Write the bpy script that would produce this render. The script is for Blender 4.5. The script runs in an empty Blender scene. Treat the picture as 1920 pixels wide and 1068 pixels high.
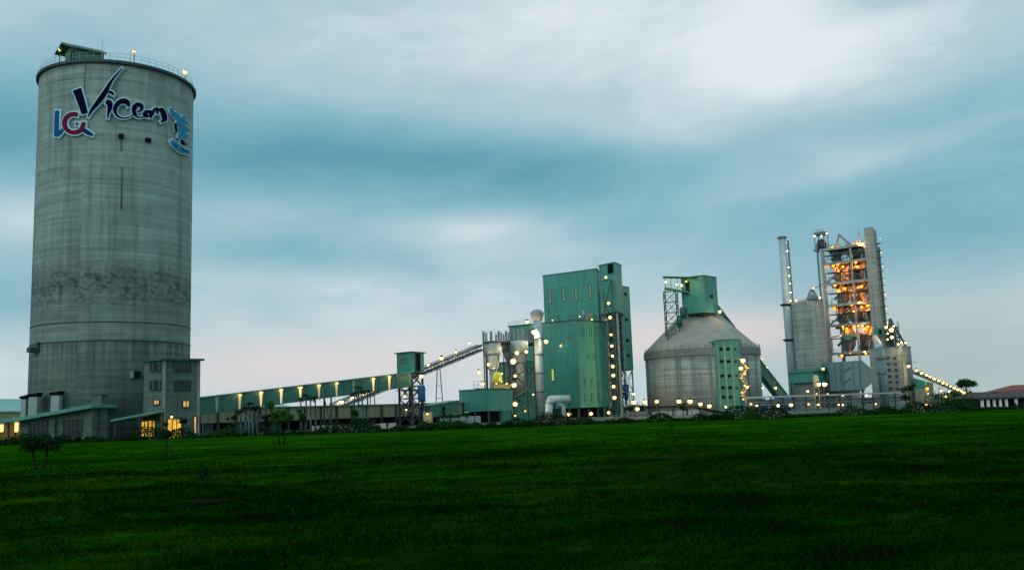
import bpy, math, random
import numpy as np
from mathutils import Vector, Matrix
random.seed(7); rng = np.random.default_rng(7)
S = bpy.context.scene
COL = S.collection
R_ = math.radians

# ------------------------------------------------------------------ camera
F_PX, CX, CY = 1740.0, 960.0, 534.0
EYE = Vector((0, 0, 1.8)); PITCH = R_(7.85); ROLL = R_(2.0)
Fv = Vector((0, math.cos(PITCH), math.sin(PITCH)))
R0 = Vector((1, 0, 0)); U0 = Vector((0, -math.sin(PITCH), math.cos(PITCH)))
Rv = R0*math.cos(ROLL) - U0*math.sin(ROLL)
Uv = U0*math.cos(ROLL) + R0*math.sin(ROLL)
cam = bpy.data.cameras.new('camera'); camo = bpy.data.objects.new('camera', cam); COL.objects.link(camo)
cam.sensor_width = 36; cam.lens = 36*F_PX/1920; cam.clip_end = 9000; cam.clip_start = 0.1
camo.matrix_world = Matrix(((Rv.x, Uv.x, -Fv.x, EYE.x), (Rv.y, Uv.y, -Fv.y, EYE.y), (Rv.z, Uv.z, -Fv.z, EYE.z), (0, 0, 0, 1)))
S.camera = camo

# ------------------------------------------------------------------ world
w = bpy.data.worlds.new('World'); S.world = w; w.use_nodes = True
nt = w.node_tree; nt.nodes.clear()
class NT:
    def __init__(s, t): s.t = t
    def n(s, typ, **k):
        o = s.t.nodes.new(typ)
        for a, b in k.items(): setattr(o, a, b)
        return o
    def put(s, sock, v):
        if hasattr(v, 'links') or isinstance(v, bpy.types.NodeSocket): s.t.links.new(v, sock)
        else: sock.default_value = v
    def m(s, op, a, b=0.0, c=0.0, clamp=False):
        o = s.n('ShaderNodeMath', operation=op); o.use_clamp = clamp
        s.put(o.inputs[0], a); s.put(o.inputs[1], b); s.put(o.inputs[2], c); return o.outputs[0]
    def mix(s, f, a, b, mode='MIX'):
        o = s.n('ShaderNodeMix', data_type='RGBA', blend_type=mode)
        s.put(o.inputs[0], f); s.put(o.inputs[6], a); s.put(o.inputs[7], b); return o.outputs[2]
    def ramp(s, f, pts, interp='EASE'):
        o = s.n('ShaderNodeValToRGB'); cr = o.color_ramp; cr.interpolation = interp
        while len(cr.elements) < len(pts): cr.elements.new(0.5)
        for e, (p, c) in zip(cr.elements, pts):
            e.position = p; e.color = c if len(c) == 4 else (*c, 1)
        s.put(o.inputs[0], f); return o.outputs[0]
    def noise(s, vec, scale, detail=4, rough=0.5, dist=0.0):
        o = s.n('ShaderNodeTexNoise'); s.put(o.inputs['Vector'], vec)
        o.inputs['Scale'].default_value = scale; o.inputs['Detail'].default_value = detail
        o.inputs['Roughness'].default_value = rough; o.inputs['Distortion'].default_value = dist
        return o.outputs[0]
    def comb(s, x, y, z):
        o = s.n('ShaderNodeCombineXYZ')
        for i, v in enumerate((x, y, z)): s.put(o.inputs[i], v)
        return o.outputs[0]
    def mapr(s, v, a, b, c=0.0, d=1.0, smooth=True):
        o = s.n('ShaderNodeMapRange'); o.interpolation_type = 'SMOOTHSTEP' if smooth else 'LINEAR'
        s.put(o.inputs[0], v); s.put(o.inputs[1], a); s.put(o.inputs[2], b); s.put(o.inputs[3], c); s.put(o.inputs[4], d)
        return o.outputs[0]
def lin(r, g, b):
    f = lambda c: (c/255/12.92) if c <= 10 else ((c/255+0.055)/1.055)**2.4
    return (f(r), f(g), f(b), 1)
W = NT(nt)
tc = W.n('ShaderNodeTexCoord'); sp = W.n('ShaderNodeSeparateXYZ'); nt.links.new(tc.outputs['Generated'], sp.inputs[0])
vx, vy, vz = sp.outputs
az = W.m('ARCTAN2', vx, vy)                       # azimuth, 0 = north (+Y)
el = W.m('ARCSINE', vz)
AZ = lambda px: math.atan((px-960)/F_PX)
EL = lambda px, py: math.atan(((774-(px-960)*0.035)-py)/F_PX)
def blob(px, py, sx, sy, amp, tilt=0.0):
    a0, e0 = AZ(px), EL(px, py)
    da = W.m('SUBTRACT', az, a0); de = W.m('SUBTRACT', el, e0)
    de = W.m('MULTIPLY_ADD', da, -tilt, de)
    qa = W.m('DIVIDE', da, sx/F_PX); qe = W.m('DIVIDE', de, sy/F_PX)
    q = W.m('ADD', W.m('MULTIPLY', qa, qa), W.m('MULTIPLY', qe, qe))
    return W.m('MULTIPLY', W.m('EXPONENT', W.m('MULTIPLY', q, -1.0)), amp)
# soft wind-drawn cloud texture on the dome
cv = W.comb(W.m('MULTIPLY', az, 1.0), W.m('MULTIPLY_ADD', az, -0.12, W.m('MULTIPLY', el, 3.2)), W.m('MULTIPLY', vy, 0.2))
n1 = W.noise(cv, 3.2, 5, 0.5, 0.5)
n2 = W.noise(cv, 9.0, 7, 0.52, 0.9)
cv3 = W.comb(az, W.m('MULTIPLY_ADD', az, -0.35, W.m('MULTIPLY', el, 1.6)), 0.3)
n3 = W.noise(cv3, 5.0, 4, 0.5, 1.0)
base = W.ramp(W.m('MULTIPLY', W.m('MAXIMUM', el, 0.0), 1.0/0.8), [
    (0.0, (0.82,)*3), (0.07, (0.80,)*3), (0.13, (0.68,)*3), (0.20, (0.58,)*3), (0.27, (0.50,)*3), (0.34, (0.34,)*3), (0.42, (0.52,)*3), (0.52, (0.74,)*3), (1.0, (0.7,)*3)], 'LINEAR')
t = W.m('ADD', base, W.m('MULTIPLY_ADD', n1, 0.26, -0.13))
t = W.m('ADD', t, W.m('MULTIPLY_ADD', n2, 0.20, -0.10))
t = W.m('ADD', t, W.m('MULTIPLY_ADD', n3, 0.26, -0.13))
for b in [(1520, 120, 340, 140, 0.44), (1100, 60, 300, 80, 0.08), (1740, 20, 150, 40, -0.12), (250, 40, 200, 60, -0.06), (1330, 190, 240, 60, 0.12), (900, 425, 170, 32, 0.36), (960, 470, 260, 28, 0.12),
          (30, 450, 130, 50, 0.30), (480, 410, 130, 30, 0.12), (620, 300, 330, 60, -0.22), (1300, 400, 500, 70, -0.15), (1760, 480, 330, 75, -0.22, 0.1),
          (20, 270, 120, 110, -0.16), (1500, 330, 350, 30, 0.10, 0.15), (740, 110, 420, 80, 0.12), (250, 200, 300, 60, -0.05), (1050, 330, 220, 40, -0.10), (1150, 240, 500, 35, 0.12, -0.15), (1650, 330, 260, 22, 0.14, 0.2), (680, 540, 300, 22, 0.12, -0.05), (780, 480, 60, 60, -0.08), (520, 480, 160, 24, -0.14), (1720, 30, 130, 35, -0.12),
          (560, 600, 330, 45, 0.10), (1880, 600, 180, 60, 0.14), (1650, 640, 300, 90, -0.08), (30, 600, 180, 60, -0.18)]:
    t = W.m('ADD', t, blob(*b))
skyc = W.ramp(t, [(0.0, lin(72, 140, 163)), (0.25, lin(107, 165, 184)), (0.5, lin(143, 187, 200)), (0.75, lin(182, 207, 215)), (1.0, lin(228, 236, 240))], 'LINEAR')
pinkm = W.m('ADD', blob(1380, 635, 280, 50, 0.95), W.m('ADD', blob(560, 690, 420, 60, 0.75), blob(1150, 640, 200, 40, 0.2)), clamp=True)
skyc = W.mix(pinkm, skyc, lin(226, 214, 216))
greym = W.m('ADD', blob(1800, 690, 380, 130, 0.75), 0.0, clamp=True)
skyc = W.mix(greym, skyc, lin(156, 178, 182))
low = W.mapr(el, -0.25, -0.02, 1.0, 0.0)
skyc = W.mix(low, skyc, lin(60, 80, 70))
bg = W.n('ShaderNodeBackground'); nt.links.new(skyc, bg.inputs[0]); bg.inputs[1].default_value = 0.97
sky = W.n('ShaderNodeTexSky', sky_type='NISHITA'); sky.sun_disc = False
SUN_EL, SUN_AZ = R_(24), R_(215)                   # low weak sun behind the clouds, behind the camera
sky.sun_elevation = SUN_EL; sky.sun_rotation = SUN_AZ; sky.air_density = 1.5
bg2 = W.n('ShaderNodeBackground'); nt.links.new(sky.outputs[0], bg2.inputs[0]); bg2.inputs[1].default_value = 0.005
add = W.n('ShaderNodeAddShader'); nt.links.new(bg.outputs[0], add.inputs[0]); nt.links.new(bg2.outputs[0], add.inputs[1])
wo = W.n('ShaderNodeOutputWorld'); nt.links.new(add.outputs[0], wo.inputs[0])

sl = bpy.data.lights.new('sun', 'SUN'); sl.energy = 0.6; sl.angle = R_(35); sl.color = (1.0, 0.98, 0.94)
so = bpy.data.objects.new('sun', sl); COL.objects.link(so)
sd = Vector((math.sin(SUN_AZ)*math.cos(SUN_EL), math.cos(SUN_AZ)*math.cos(SUN_EL), math.sin(SUN_EL)))
so.rotation_euler = (-sd).to_track_quat('-Z', 'Y').to_euler()
S.view_settings.view_transform = 'Standard'; S.view_settings.look = 'None'
S.view_settings.gamma = 1; S.view_settings.exposure = 0; S.view_settings.use_curve_mapping = False
S.render.engine = 'CYCLES'

# ------------------------------------------------------------------ placing helpers
def ray(px, py): return Fv + Rv*((px-CX)/F_PX) - Uv*((py-CY)/F_PX)
def P(px, py, Y):
    d = ray(px, py); return EYE + d*(Y/d.y)
def G0(px, py):
    d = ray(px, py); q = EYE + d*(-EYE.z/d.z); return Vector((q.x, q.y, 0))
def ZH(px, py, Y): return P(px, py, Y).z
def XY(px, py, Y): q = P(px, py, Y); return (q.x, q.y)
def cyl(p0, p1, py, Y):
    a = ray(p0, py); b = ray(p1, py)
    a0 = math.atan2(a.x, a.y); b0 = math.atan2(b.x, b.y); am = (a0+b0)/2; ha = (b0-a0)/2
    d = Y/math.cos(am); return Vector((d*math.sin(am), Y, 0)), d*math.sin(ha)
def wallpt(A, B, px, py):
    d = ray(px, py); ax, ay = A[0], A[1]; ex, ey = B[0]-ax, B[1]-ay
    nx, ny = ey, -ex
    k = ((ax-EYE.x)*nx + (ay-EYE.y)*ny)/(d.x*nx + d.y*ny); return EYE + d*k
def para(L, C, R): return [L, C, R, (L[0]+R[0]-C[0], L[1]+R[1]-C[1])]

# ------------------------------------------------------------------ mesh builder
class MB:
    def __init__(s): s.v = []; s.f = []; s.uv = []; s.mi = []; s.sm = []
    def face(s, idx, uv=None, mi=0, sm=False):
        s.f.append(idx); s.uv.append(uv or [(0, 0)]*len(idx)); s.mi.append(mi); s.sm.append(sm)
    def prism(s, fp, z0, z1, mi=0, zt=None):
        """vertical prism on a footprint; z1 may be a list per corner"""
        n = len(fp); b = len(s.v)
        ar = sum(fp[i][0]*fp[(i+1) % n][1]-fp[(i+1) % n][0]*fp[i][1] for i in range(n))
        if ar < 0: fp = fp[::-1]; z1 = z1[::-1] if isinstance(z1, (list, tuple)) else z1; z0 = z0[::-1] if isinstance(z0, (list, tuple)) else z0
        zz1 = z1 if isinstance(z1, (list, tuple)) else [z1]*n
        zz0 = z0 if isinstance(z0, (list, tuple)) else [z0]*n
        for p, z in zip(fp, zz0): s.v.append((p[0], p[1], z))
        for p, z in zip(fp, zz1): s.v.append((p[0], p[1], z))
        u = 0
        for i in range(n):
            j = (i+1) % n; L = math.hypot(fp[j][0]-fp[i][0], fp[j][1]-fp[i][1])
            s.face([b+i, b+j, b+n+j, b+n+i], [(u, zz0[i]), (u+L, zz0[j]), (u+L, zz1[j]), (u, zz1[i])], mi); u += L
        s.face([b+n+i for i in range(n)], [(p[0], p[1]) for p in fp], mi)
        s.face([b+i for i in range(n)][::-1], [(p[0], p[1]) for p in fp][::-1], mi)
        return s
    def hexa(s, p, mi=0):
        """8 points: bottom 0-3 ccw, top 4-7"""
        b = len(s.v); s.v += [tuple(q) for q in p]
        def L(i, j): return (Vector(p[i])-Vector(p[j])).length
        for q in ((0, 1, 5, 4), (1, 2, 6, 5), (2, 3, 7, 6), (3, 0, 4, 7), (4, 5, 6, 7), (3, 2, 1, 0)):
            l = L(q[0], q[1]); h = L(q[1], q[2]); s.face([b+i for i in q], [(0, 0), (l, 0), (l, h), (0, h)], mi)
        return s
    def box(s, c, sz, rz=0.0, mi=0):
        cx, cy, cz = c; hx, hy, hz = sz[0]/2, sz[1]/2, sz[2]/2; ca, sa = math.cos(rz), math.sin(rz)
        q = [(-hx, -hy), (hx, -hy), (hx, hy), (-hx, hy)]
        r = [(cx+x*ca-y*sa, cy+x*sa+y*ca) for x, y in q]
        return s.hexa([(x, y, cz-hz) for x, y in r]+[(x, y, cz+hz) for x, y in r], mi)
    def beam(s, a, b, w_, h_=None, mi=0):
        a = Vector(a); b = Vector(b); h_ = h_ or w_; d = (b-a).normalized()
        sd_ = d.cross(Vector((0, 0, 1)))
        if sd_.length < 1e-3: sd_ = Vector((1, 0, 0))
        sd_.normalize(); up = sd_.cross(d)
        o = [-sd_*w_/2-up*h_/2, sd_*w_/2-up*h_/2, sd_*w_/2+up*h_/2, -sd_*w_/2+up*h_/2]
        return s.hexa([a+o[0], a+o[1], b+o[1], b+o[0], a+o[3], a+o[2], b+o[2], b+o[3]], mi)
    def tube(s, a, b, r0, r1=None, n=10, mi=0, cap=True):
        a = Vector(a); b = Vector(b); r1 = r0 if r1 is None else r1; d = (b-a).normalized()
        x = d.orthogonal().normalized(); y = d.cross(x); k = len(s.v); L = (b-a).length
        for p, r in ((a, r0), (b, r1)):
            for i in range(n):
                t_ = 2*math.pi*i/n; s.v.append(tuple(p+x*math.cos(t_)*r+y*math.sin(t_)*r))
        for i in range(n):
            j = (i+1) % n; u0, u1 = i/n*6.28*r0, (i+1)/n*6.28*r0
            s.face([k+i, k+j, k+n+j, k+n+i], [(u0, 0), (u1, 0), (u1, L), (u0, L)], mi, True)
        if cap:
            s.face([k+i for i in range(n)][::-1], None, mi); s.face([k+n+i for i in range(n)], None, mi)
        return s
    def path(s, pts, r, n=10, mi=0):
        for a, b in zip(pts[:-1], pts[1:]): s.tube(a, b, r, r, n, mi)
        for p in pts[1:-1]: s.ball(p, r*1.0, 8, 6, mi)
        return s
    def lathe(s, prof, c, n=48, mi=0, cap=True, smooth=True):
        c = Vector(c); k = len(s.v); m_ = len(prof)
        for r, z in prof:
            for i in range(n):
                t_ = 2*math.pi*i/n - math.pi/2; s.v.append((c.x+math.cos(t_)*r, c.y+math.sin(t_)*r, c.z+z))
        acc = 0; rm = max(r for r, z in prof)
        for q in range(m_-1):
            dl = math.hypot(prof[q+1][0]-prof[q][0], prof[q+1][1]-prof[q][1])
            for i in range(n):
                j = (i+1) % n; u0, u1 = i/n*6.283*rm, (i+1)/n*6.283*rm
                s.face([k+q*n+i, k+q*n+j, k+(q+1)*n+j, k+(q+1)*n+i], [(u0, acc+prof[0][1]), (u1, acc+prof[0][1]), (u1, acc+dl+prof[0][1]), (u0, acc+dl+prof[0][1])], mi, smooth)
            acc += dl
        if cap:
            s.face([k+(m_-1)*n+i for i in range(n)], None, mi); s.face([k+i for i in range(n)][::-1], None, mi)
        return s
    def ball(s, c, r, n=10, m_=6, mi=0, sz=1.0):
        prof = [(max(1e-3, r*math.sin(math.pi*i/m_)), -r*sz*math.cos(math.pi*i/m_)) for i in range(m_+1)]
        return s.lathe(prof, c, n, mi, True)
    def mesh(s, name, mats, org=(0, 0, 0)):
        me = bpy.data.meshes.new(name)
        v = np.array(s.v, dtype=float)-np.array(org); me.from_pydata(v.tolist(), [], s.f)
        ul = me.uv_layers.new(name='UVMap'); ul.data.foreach_set('uv', [c for q in s.uv for p in q for c in p])
        for m_ in (mats if isinstance(mats, (list, tuple)) else [mats]): me.materials.append(m_)
        me.polygons.foreach_set('material_index', s.mi); me.polygons.foreach_set('use_smooth', s.sm)
        me.update(); return me
    def build(s, name, mats, parent=None, **k):
        v = np.array(s.v, dtype=float); c = (v.min(0)+v.max(0))/2
        if parent is None: c[2] = v[:, 2].min()
        me = s.mesh(name, mats, c)
        return link(name, me, parent, c, **k)
WORLD = {}
def link(name, data, parent, loc, rz=0.0, label=None, cat=None, group=None, kind=None):
    o = bpy.data.objects.new(name, data); COL.objects.link(o)
    loc = Vector(loc); WORLD[o.name] = loc.copy()
    if parent is not None: o.parent = parent; o.location = loc-WORLD[parent.name]
    else: o.location = loc
    o.rotation_euler = (0, 0, rz)
    for a, b in (('label', label), ('category', cat), ('group', group), ('kind', kind)):
        if b: o[a] = b
    return o
def thing(name, label, cat, loc, group=None): return link(name, None, None, loc, 0, label, cat, group)
def inst(src, parent, loc, rz=0.0):
    """copy of a part (parts built once share their mesh)"""
    o = src.copy(); COL.objects.link(o); loc = Vector(loc); WORLD[o.name] = loc.copy()
    o.parent = parent; o.location = loc-WORLD[parent.name]; o.rotation_euler = (0, 0, rz); return o

# ------------------------------------------------------------------ materials
def newmat(name):
    m = bpy.data.materials.new(name); m.use_nodes = True; T = NT(m.node_tree)
    b = m.node_tree.nodes['Principled BSDF']; return m, T, b
def bump(T, b, h, strength=0.3, dist=0.05):
    o = T.n('ShaderNodeBump'); o.inputs['Strength'].default_value = strength; o.inputs['Distance'].default_value = dist
    T.put(o.inputs['Height'], h); T.t.links.new(o.outputs[0], b.inputs['Normal'])
def plain(name, col, rough=0.7, metal=0.0, var=0.25, scale=0.6, bmp=0.0):
    m, T, b = newmat(name); b.inputs['Specular IOR Level'].default_value = 0.03 if name.startswith(('sign', 'bare', 'grey_bark', 'palm_bark', 'near_black')) else 0.4; g = T.n('ShaderNodeNewGeometry')
    a = T.noise(g.outputs['Position'], scale, 6, 0.65); c = T.noise(g.outputs['Position'], scale*9, 3, 0.6)
    f = T.m('ADD', T.m('MULTIPLY', a, 0.7), T.m('MULTIPLY', c, 0.3))
    d = tuple(x*(1-var*1.6) for x in col[:3])+(1,); l = tuple(min(1, x*(1+var)) for x in col[:3])+(1,)
    T.put(b.inputs['Base Color'], T.ramp(f, [(0.28, d), (0.72, l)], 'LINEAR'))
    T.put(b.inputs['Roughness'], T.mapr(c, 0.3, 0.7, max(0.05, rough-0.12), min(1, rough+0.12)))
    b.inputs['Metallic'].default_value = metal
    if bmp: bump(T, b, c, bmp, 0.05)
    return m
def cladding(name, col, pitch=1.1, var=0.06, dirt=0.24, lap=6.0):
    m, T, b = newmat(name); uv = T.n('ShaderNodeUVMap'); s_ = T.n('ShaderNodeSeparateXYZ'); T.t.links.new(uv.outputs[0], s_.inputs[0])
    u, v = s_.outputs[0], s_.outputs[1]
    iu = T.m('FLOOR', T.m('DIVIDE', u, pitch)); iv = T.m('FLOOR', T.m('DIVIDE', v, lap))
    wn = T.n('ShaderNodeTexWhiteNoise', noise_dimensions='2D'); T.put(wn.inputs['Vector'], T.comb(iu, iv, 0))
    g = T.n('ShaderNodeNewGeometry')
    st = T.noise(T.comb(T.m('MULTIPLY', u, 1.6), T.m('MULTIPLY', v, 0.12), 0), 1.0, 5, 0.6)
    bl = T.noise(g.outputs['Position'], 0.12, 4, 0.55)
    k = T.m('ADD', T.m('MULTIPLY_ADD', wn.outputs[0], var*2.6, 1-var*1.5), T.m('MULTIPLY_ADD', bl, 0.36, -0.18))
    k = T.m('MULTIPLY', k, T.mapr(st, 0.26, 0.60, 1-dirt, 1.0))
    lp = T.m('FRACT', T.m('DIVIDE', v, lap)); k = T.m('MULTIPLY', k, T.mapr(lp, 0.0, 0.03, 0.72, 1.0))
    seam = T.m('FRACT', T.m('DIVIDE', u, pitch)); k = T.m('MULTIPLY', k, T.mapr(seam, 0.0, 0.07, 0.8, 1.0))
    T.put(b.inputs['Base Color'], T.mix(1.0, (*col, 1), T.comb(k, k, k), 'MULTIPLY'))
    b.inputs['Roughness'].default_value = 0.5
    rib = T.m('SINE', T.m('MULTIPLY', u, 2*math.pi/0.27)); bump(T, b, rib, 0.5, 0.03)
    return m
def concrete(name, col, silo=None):
    """silo: (z0, z1) of the spalled belt and (za, zb) of the pale belt, for the big silo"""
    m, T, b = newmat(name); uv = T.n('ShaderNodeUVMap'); s_ = T.n('ShaderNodeSeparateXYZ'); T.t.links.new(uv.outputs[0], s_.inputs[0])
    u, v = s_.outputs[0], s_.outputs[1]; g = T.n('ShaderNodeNewGeometry'); pos = g.outputs['Position']
    big = T.noise(pos, 0.09, 5, 0.6); med = T.noise(pos, 0.55, 6, 0.7)
    stv = T.noise(T.comb(T.m('MULTIPLY', u, 1.0), T.m('MULTIPLY', v, 0.045), 0), 1.0, 6, 0.65)
    stv2 = T.noise(T.comb(T.m('MULTIPLY', u, 0.35), T.m('MULTIPLY', v, 0.02), 3.3), 1.0, 3, 0.5)
    sth = T.noise(T.comb(T.m('MULTIPLY', u, 0.05), T.m('MULTIPLY', v, 1.5), 5), 1.0, 5, 0.6)
    k = T.m('ADD', 0.60, T.m('MULTIPLY', big, 0.35))
    k = T.m('ADD', k, T.m('MULTIPLY_ADD', med, 0.55, -0.25))
    k = T.m('ADD', k, T.m('MULTIPLY_ADD', sth, 1.25, -0.62))
    k = T.m('MULTIPLY', k, T.mapr(stv, 0.34, 0.55, 0.74, 1.03))
    k = T.m('MULTIPLY', k, T.mapr(stv2, 0.38, 0.55, 0.86, 1.0))
    ln = T.m('FRACT', T.m('DIVIDE', v, 1.25)); liv = T.m('FLOOR', T.m('DIVIDE', v, 1.25))
    wl = T.n('ShaderNodeTexWhiteNoise', noise_dimensions='1D'); T.put(wl.inputs['W'], liv)
    k = T.m('MULTIPLY', k, T.m('SUBTRACT', 1.0, T.m('MULTIPLY', T.mapr(ln, 0.0, 0.09, 1.0, 0.0), T.m('MULTIPLY', wl.outputs[0], 0.32))))
    k = T.m('MULTIPLY', k, T.m('MULTIPLY_ADD', wl.outputs[0], 0.08, 0.96))
    lu = T.m('FRACT', T.m('DIVIDE', u, 3.1)); k = T.m('MULTIPLY', k, T.mapr(lu, 0.0, 0.035, 0.86, 1.0))
    if silo:
        z0, z1, za, zb = silo
        cu = T.m('FLOOR', T.m('DIVIDE', u, 0.62)); cvv = T.m('FLOOR', T.m('DIVIDE', v, 0.62))
        wb = T.n('ShaderNodeTexWhiteNoise', noise_dimensions='2D'); T.put(wb.inputs['Vector'], T.comb(cu, cvv, 0))
        belt = T.m('MULTIPLY', T.mapr(v, z0-1.5, z0+(z1-z0)*0.6), T.mapr(v, z0+(z1-z0)*0.5, z1+2, 1.0, 0.0))
        pn = T.noise(pos, 0.5, 4, 0.6)
        sp_ = T.m('MULTIPLY', T.mapr(T.m('ADD', T.m('MULTIPLY', wb.outputs[0], 0.09), T.m('ADD', T.m('MULTIPLY', pn, .45), T.m('MULTIPLY', T.noise(T.comb(T.m('MULTIPLY', u, 1.3), T.m('MULTIPLY', v, 1.9), 2), 1.0, 6, .62), .6))), 0.50, 0.70), belt)
        k = T.m('MULTIPLY', k, T.m('SUBTRACT', 1.0, T.m('MULTIPLY', sp_, 0.78)))
        k = T.m('MULTIPLY', k, T.m('SUBTRACT', 1.0, T.m('MULTIPLY', belt, 0.22)))
        # wall tone gets darker downwards through and below the belt
        k = T.m('MULTIPLY', k, T.mapr(v, z0-8, z1+2, 0.80, 1.0))
        pale = T.m('MULTIPLY', T.mapr(v, za, za+0.15), T.mapr(v, zb-0.15, zb, 1.0, 0.0))
        k = T.m('MULTIPLY', k, T.m('MULTIPLY_ADD', pale, 0.13, 1.0))
        run = T.m('MULTIPLY', T.mapr(v, za-8, za, 0.0, 1.0), T.mapr(v, za, za+.1, 1.0, 0.0))
        rn = T.noise(T.comb(T.m('MULTIPLY', u, 1.8), T.m('MULTIPLY', v, 0.06), 9), 1.0, 4, 0.6)
        k = T.m('MULTIPLY', k, T.m('SUBTRACT', 1.0, T.m('MULTIPLY', T.m('MULTIPLY', run, T.mapr(rn, 0.4, 0.6)), 0.4)))
    T.put(b.inputs['Base Color'], T.mix(1.0, (*col, 1), T.comb(k, k, k), 'MULTIPLY'))
    b.inputs['Roughness'].default_value = 0.9; bump(T, b, T.m('ADD', med, T.m('MULTIPLY', sth, 0.6)), 0.35, 0.12)
    return m
def emis(name, col, st, var=0.0):
    m, T, b = newmat(name); b.inputs['Base Color'].default_value = (*col, 1)
    b.inputs['Emission Color'].default_value = (*col, 1); b.inputs['Emission Strength'].default_value = st
    if var:
        g = T.n('ShaderNodeNewGeometry'); n_ = T.noise(g.outputs['Position'], 1.4, 4, 0.6)
        T.put(b.inputs['Emission Strength'], T.mapr(n_, 0.3, 0.7, st*(1-var), st*(1+var)))
    return m
M = dict(
    green=cladding('green_cladding', (0.055, 0.32, 0.25)),
    green2=cladding('green_cladding_gallery', (0.022, 0.165, 0.125), 0.9, 0.04, 0.2, 9),
    greentrim=plain('green_trim_paint', (0.02, 0.11, 0.085), 0.5),
    pale=cladding('pale_green_roofing', (0.24, 0.52, 0.47), 1.1, 0.05, 0.25),
    mid=cladding('sheet_green_roofing', (0.09, 0.33, 0.27), 1.1, 0.05, 0.25),
    beige=cladding('beige_sheet', (0.34, 0.36, 0.20), 0.7, 0.06, 0.3),
    conc=concrete('concrete_annex', (0.135, 0.205, 0.175)),
    dome=concrete('concrete_dome_silo', (0.39, 0.455, 0.415)),
    roofc=plain('weathered_roof_concrete', (0.36, 0.37, 0.34), 0.9, 0, 0.22, 0.35, 0.3),
    ring=plain('ring_beam_concrete', (0.21, 0.25, 0.23), 0.9, 0, 0.25, 0.5),
    bluegrey=cladding('blue_grey_cladding', (0.125, 0.245, 0.285), 1.3, 0.07, 0.3),
    bgrib=plain('blue_grey_steel', (0.13, 0.20, 0.23), 0.5, 0.2),
    steel=plain('dark_steel', (0.045, 0.07, 0.08), 0.6, 0.3),
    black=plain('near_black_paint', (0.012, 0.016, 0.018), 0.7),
    galv=plain('galvanised_steel', (0.46, 0.58, 0.62), 0.5, 0.15, 0.2, 0.5),
    grey=plain('grey_paint', (0.32, 0.38, 0.38), 0.6, 0.1),
    whitish=plain('pale_grey_paint', (0.40, 0.46, 0.45), 0.6),
    blue=plain('blue_paint', (0.015, 0.09, 0.22), 0.5, 0.0),
    glass=plain('dark_window_glass', (0.012, 0.035, 0.04), 0.15, 0.0, 0.3, 2),
    slit=plain('translucent_sheet', (0.38, 0.44, 0.30), 0.4),
    slitdim=plain('dusty_translucent_sheet', (0.12, 0.40, 0.31), 0.4),
    louvre=plain('louvre_grey', (0.20, 0.28, 0.28), 0.6),
    brown=plain('brown_roof_tiles', (0.075, 0.055, 0.055), 0.85, 0, 0.3, 1.5),
    red=plain('red_roof_tiles', (0.26, 0.07, 0.055), 0.8, 0, 0.25, 1.5),
    white=plain('white_paint', (0.75, 0.78, 0.76), 0.6),
    cream=plain('cream_plaster', (0.60, 0.46, 0.20), 0.8),
    orange=plain('orange_machine_paint', (0.6, 0.16, 0.02), 0.5),
    rubber=plain('rubber', (0.02, 0.02, 0.02), 0.9),
    navy=plain('sign_navy', (0.004, 0.006, 0.03), 0.95, 0, 0.05),
    signred=plain('sign_crimson', (0.16, 0.012, 0.045), 0.95, 0, 0.05),
    signblue=plain('sign_blue', (0.01, 0.11, 0.30), 0.95, 0, 0.05),
    signdblue=plain('sign_dark_blue', (0.008, 0.035, 0.16), 0.95, 0, 0.05),
    signlight=plain('sign_light_blue', (0.05, 0.27, 0.45), 0.95, 0, 0.05),
    signedge=plain('sign_pale_edge', (0.52, 0.80, 0.88), 0.95, 0, 0.05),
    bark=plain('grey_bark', (0.022, 0.026, 0.018), 0.9, 0, 0.4, 4, 0.5),
    palmbark=plain('palm_bark', (0.10, 0.15, 0.16), 0.9, 0, 0.4, 4, 0.5),
    glow=emis('warm_lamp_glass', (1.0, 0.60, 0.18), 1.6),
    glowhot=emis('bright_lamp_glass', (1.0, 0.66, 0.24), 1.8),
    glowor=emis('sodium_lamp_glass', (1.0, 0.21, 0.015), 1.8),
    glowsm=emis('small_warm_lamp_glass', (1.0, 0.60, 0.22), 1.0),
    litwin=emis('lit_window', (1.0, 0.55, 0.16), 0.5, 0.4),
    litdoor=emis('lit_doorway', (1.0, 0.52, 0.06), 0.60, 0.6),
    striplit=emis('lit_translucent_strip', (1.0, 0.66, 0.30), 0.62, 0.2),
    stripmid=emis('half_lit_translucent_strip', (0.75, 0.52, 0.24), 0.32, 0.2),
    stripdim=emis('dim_translucent_strip', (0.20, 0.32, 0.22), 0.10, 0.2),
    yellowlit=emis('lit_yellow_slit', (0.55, 0.70, 0.10), 0.45, 0.2),
)
def leafmat(name, c0, c1):
    m, T, b = newmat(name); g = T.n('ShaderNodeNewGeometry'); n_ = T.noise(g.outputs['Position'], 2.5, 4, 0.6)
    T.put(b.inputs['Base Color'], T.ramp(T.m('ADD', T.m('MULTIPLY', n_, 0.7), T.m('MULTIPLY', g.outputs['Random Per Island'], 0.3)), [(0.3, (*c0, 1)), (0.7, (*c1, 1))], 'LINEAR'))
    b.inputs['Roughness'].default_value = 0.9; b.inputs['Specular IOR Level'].default_value = 0.03
    return m
M['leaf'] = leafmat('dark_leaves', (0.010, 0.035, 0.010), (0.035, 0.115, 0.015))
M['leafb'] = leafmat('bright_leaves', (0.020, 0.070, 0.010), (0.06, 0.18, 0.02))
M['leafd'] = leafmat('darkest_leaves', (0.006, 0.022, 0.008), (0.018, 0.060, 0.014))  # darkest of the leaf greens, used for whole plants

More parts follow.
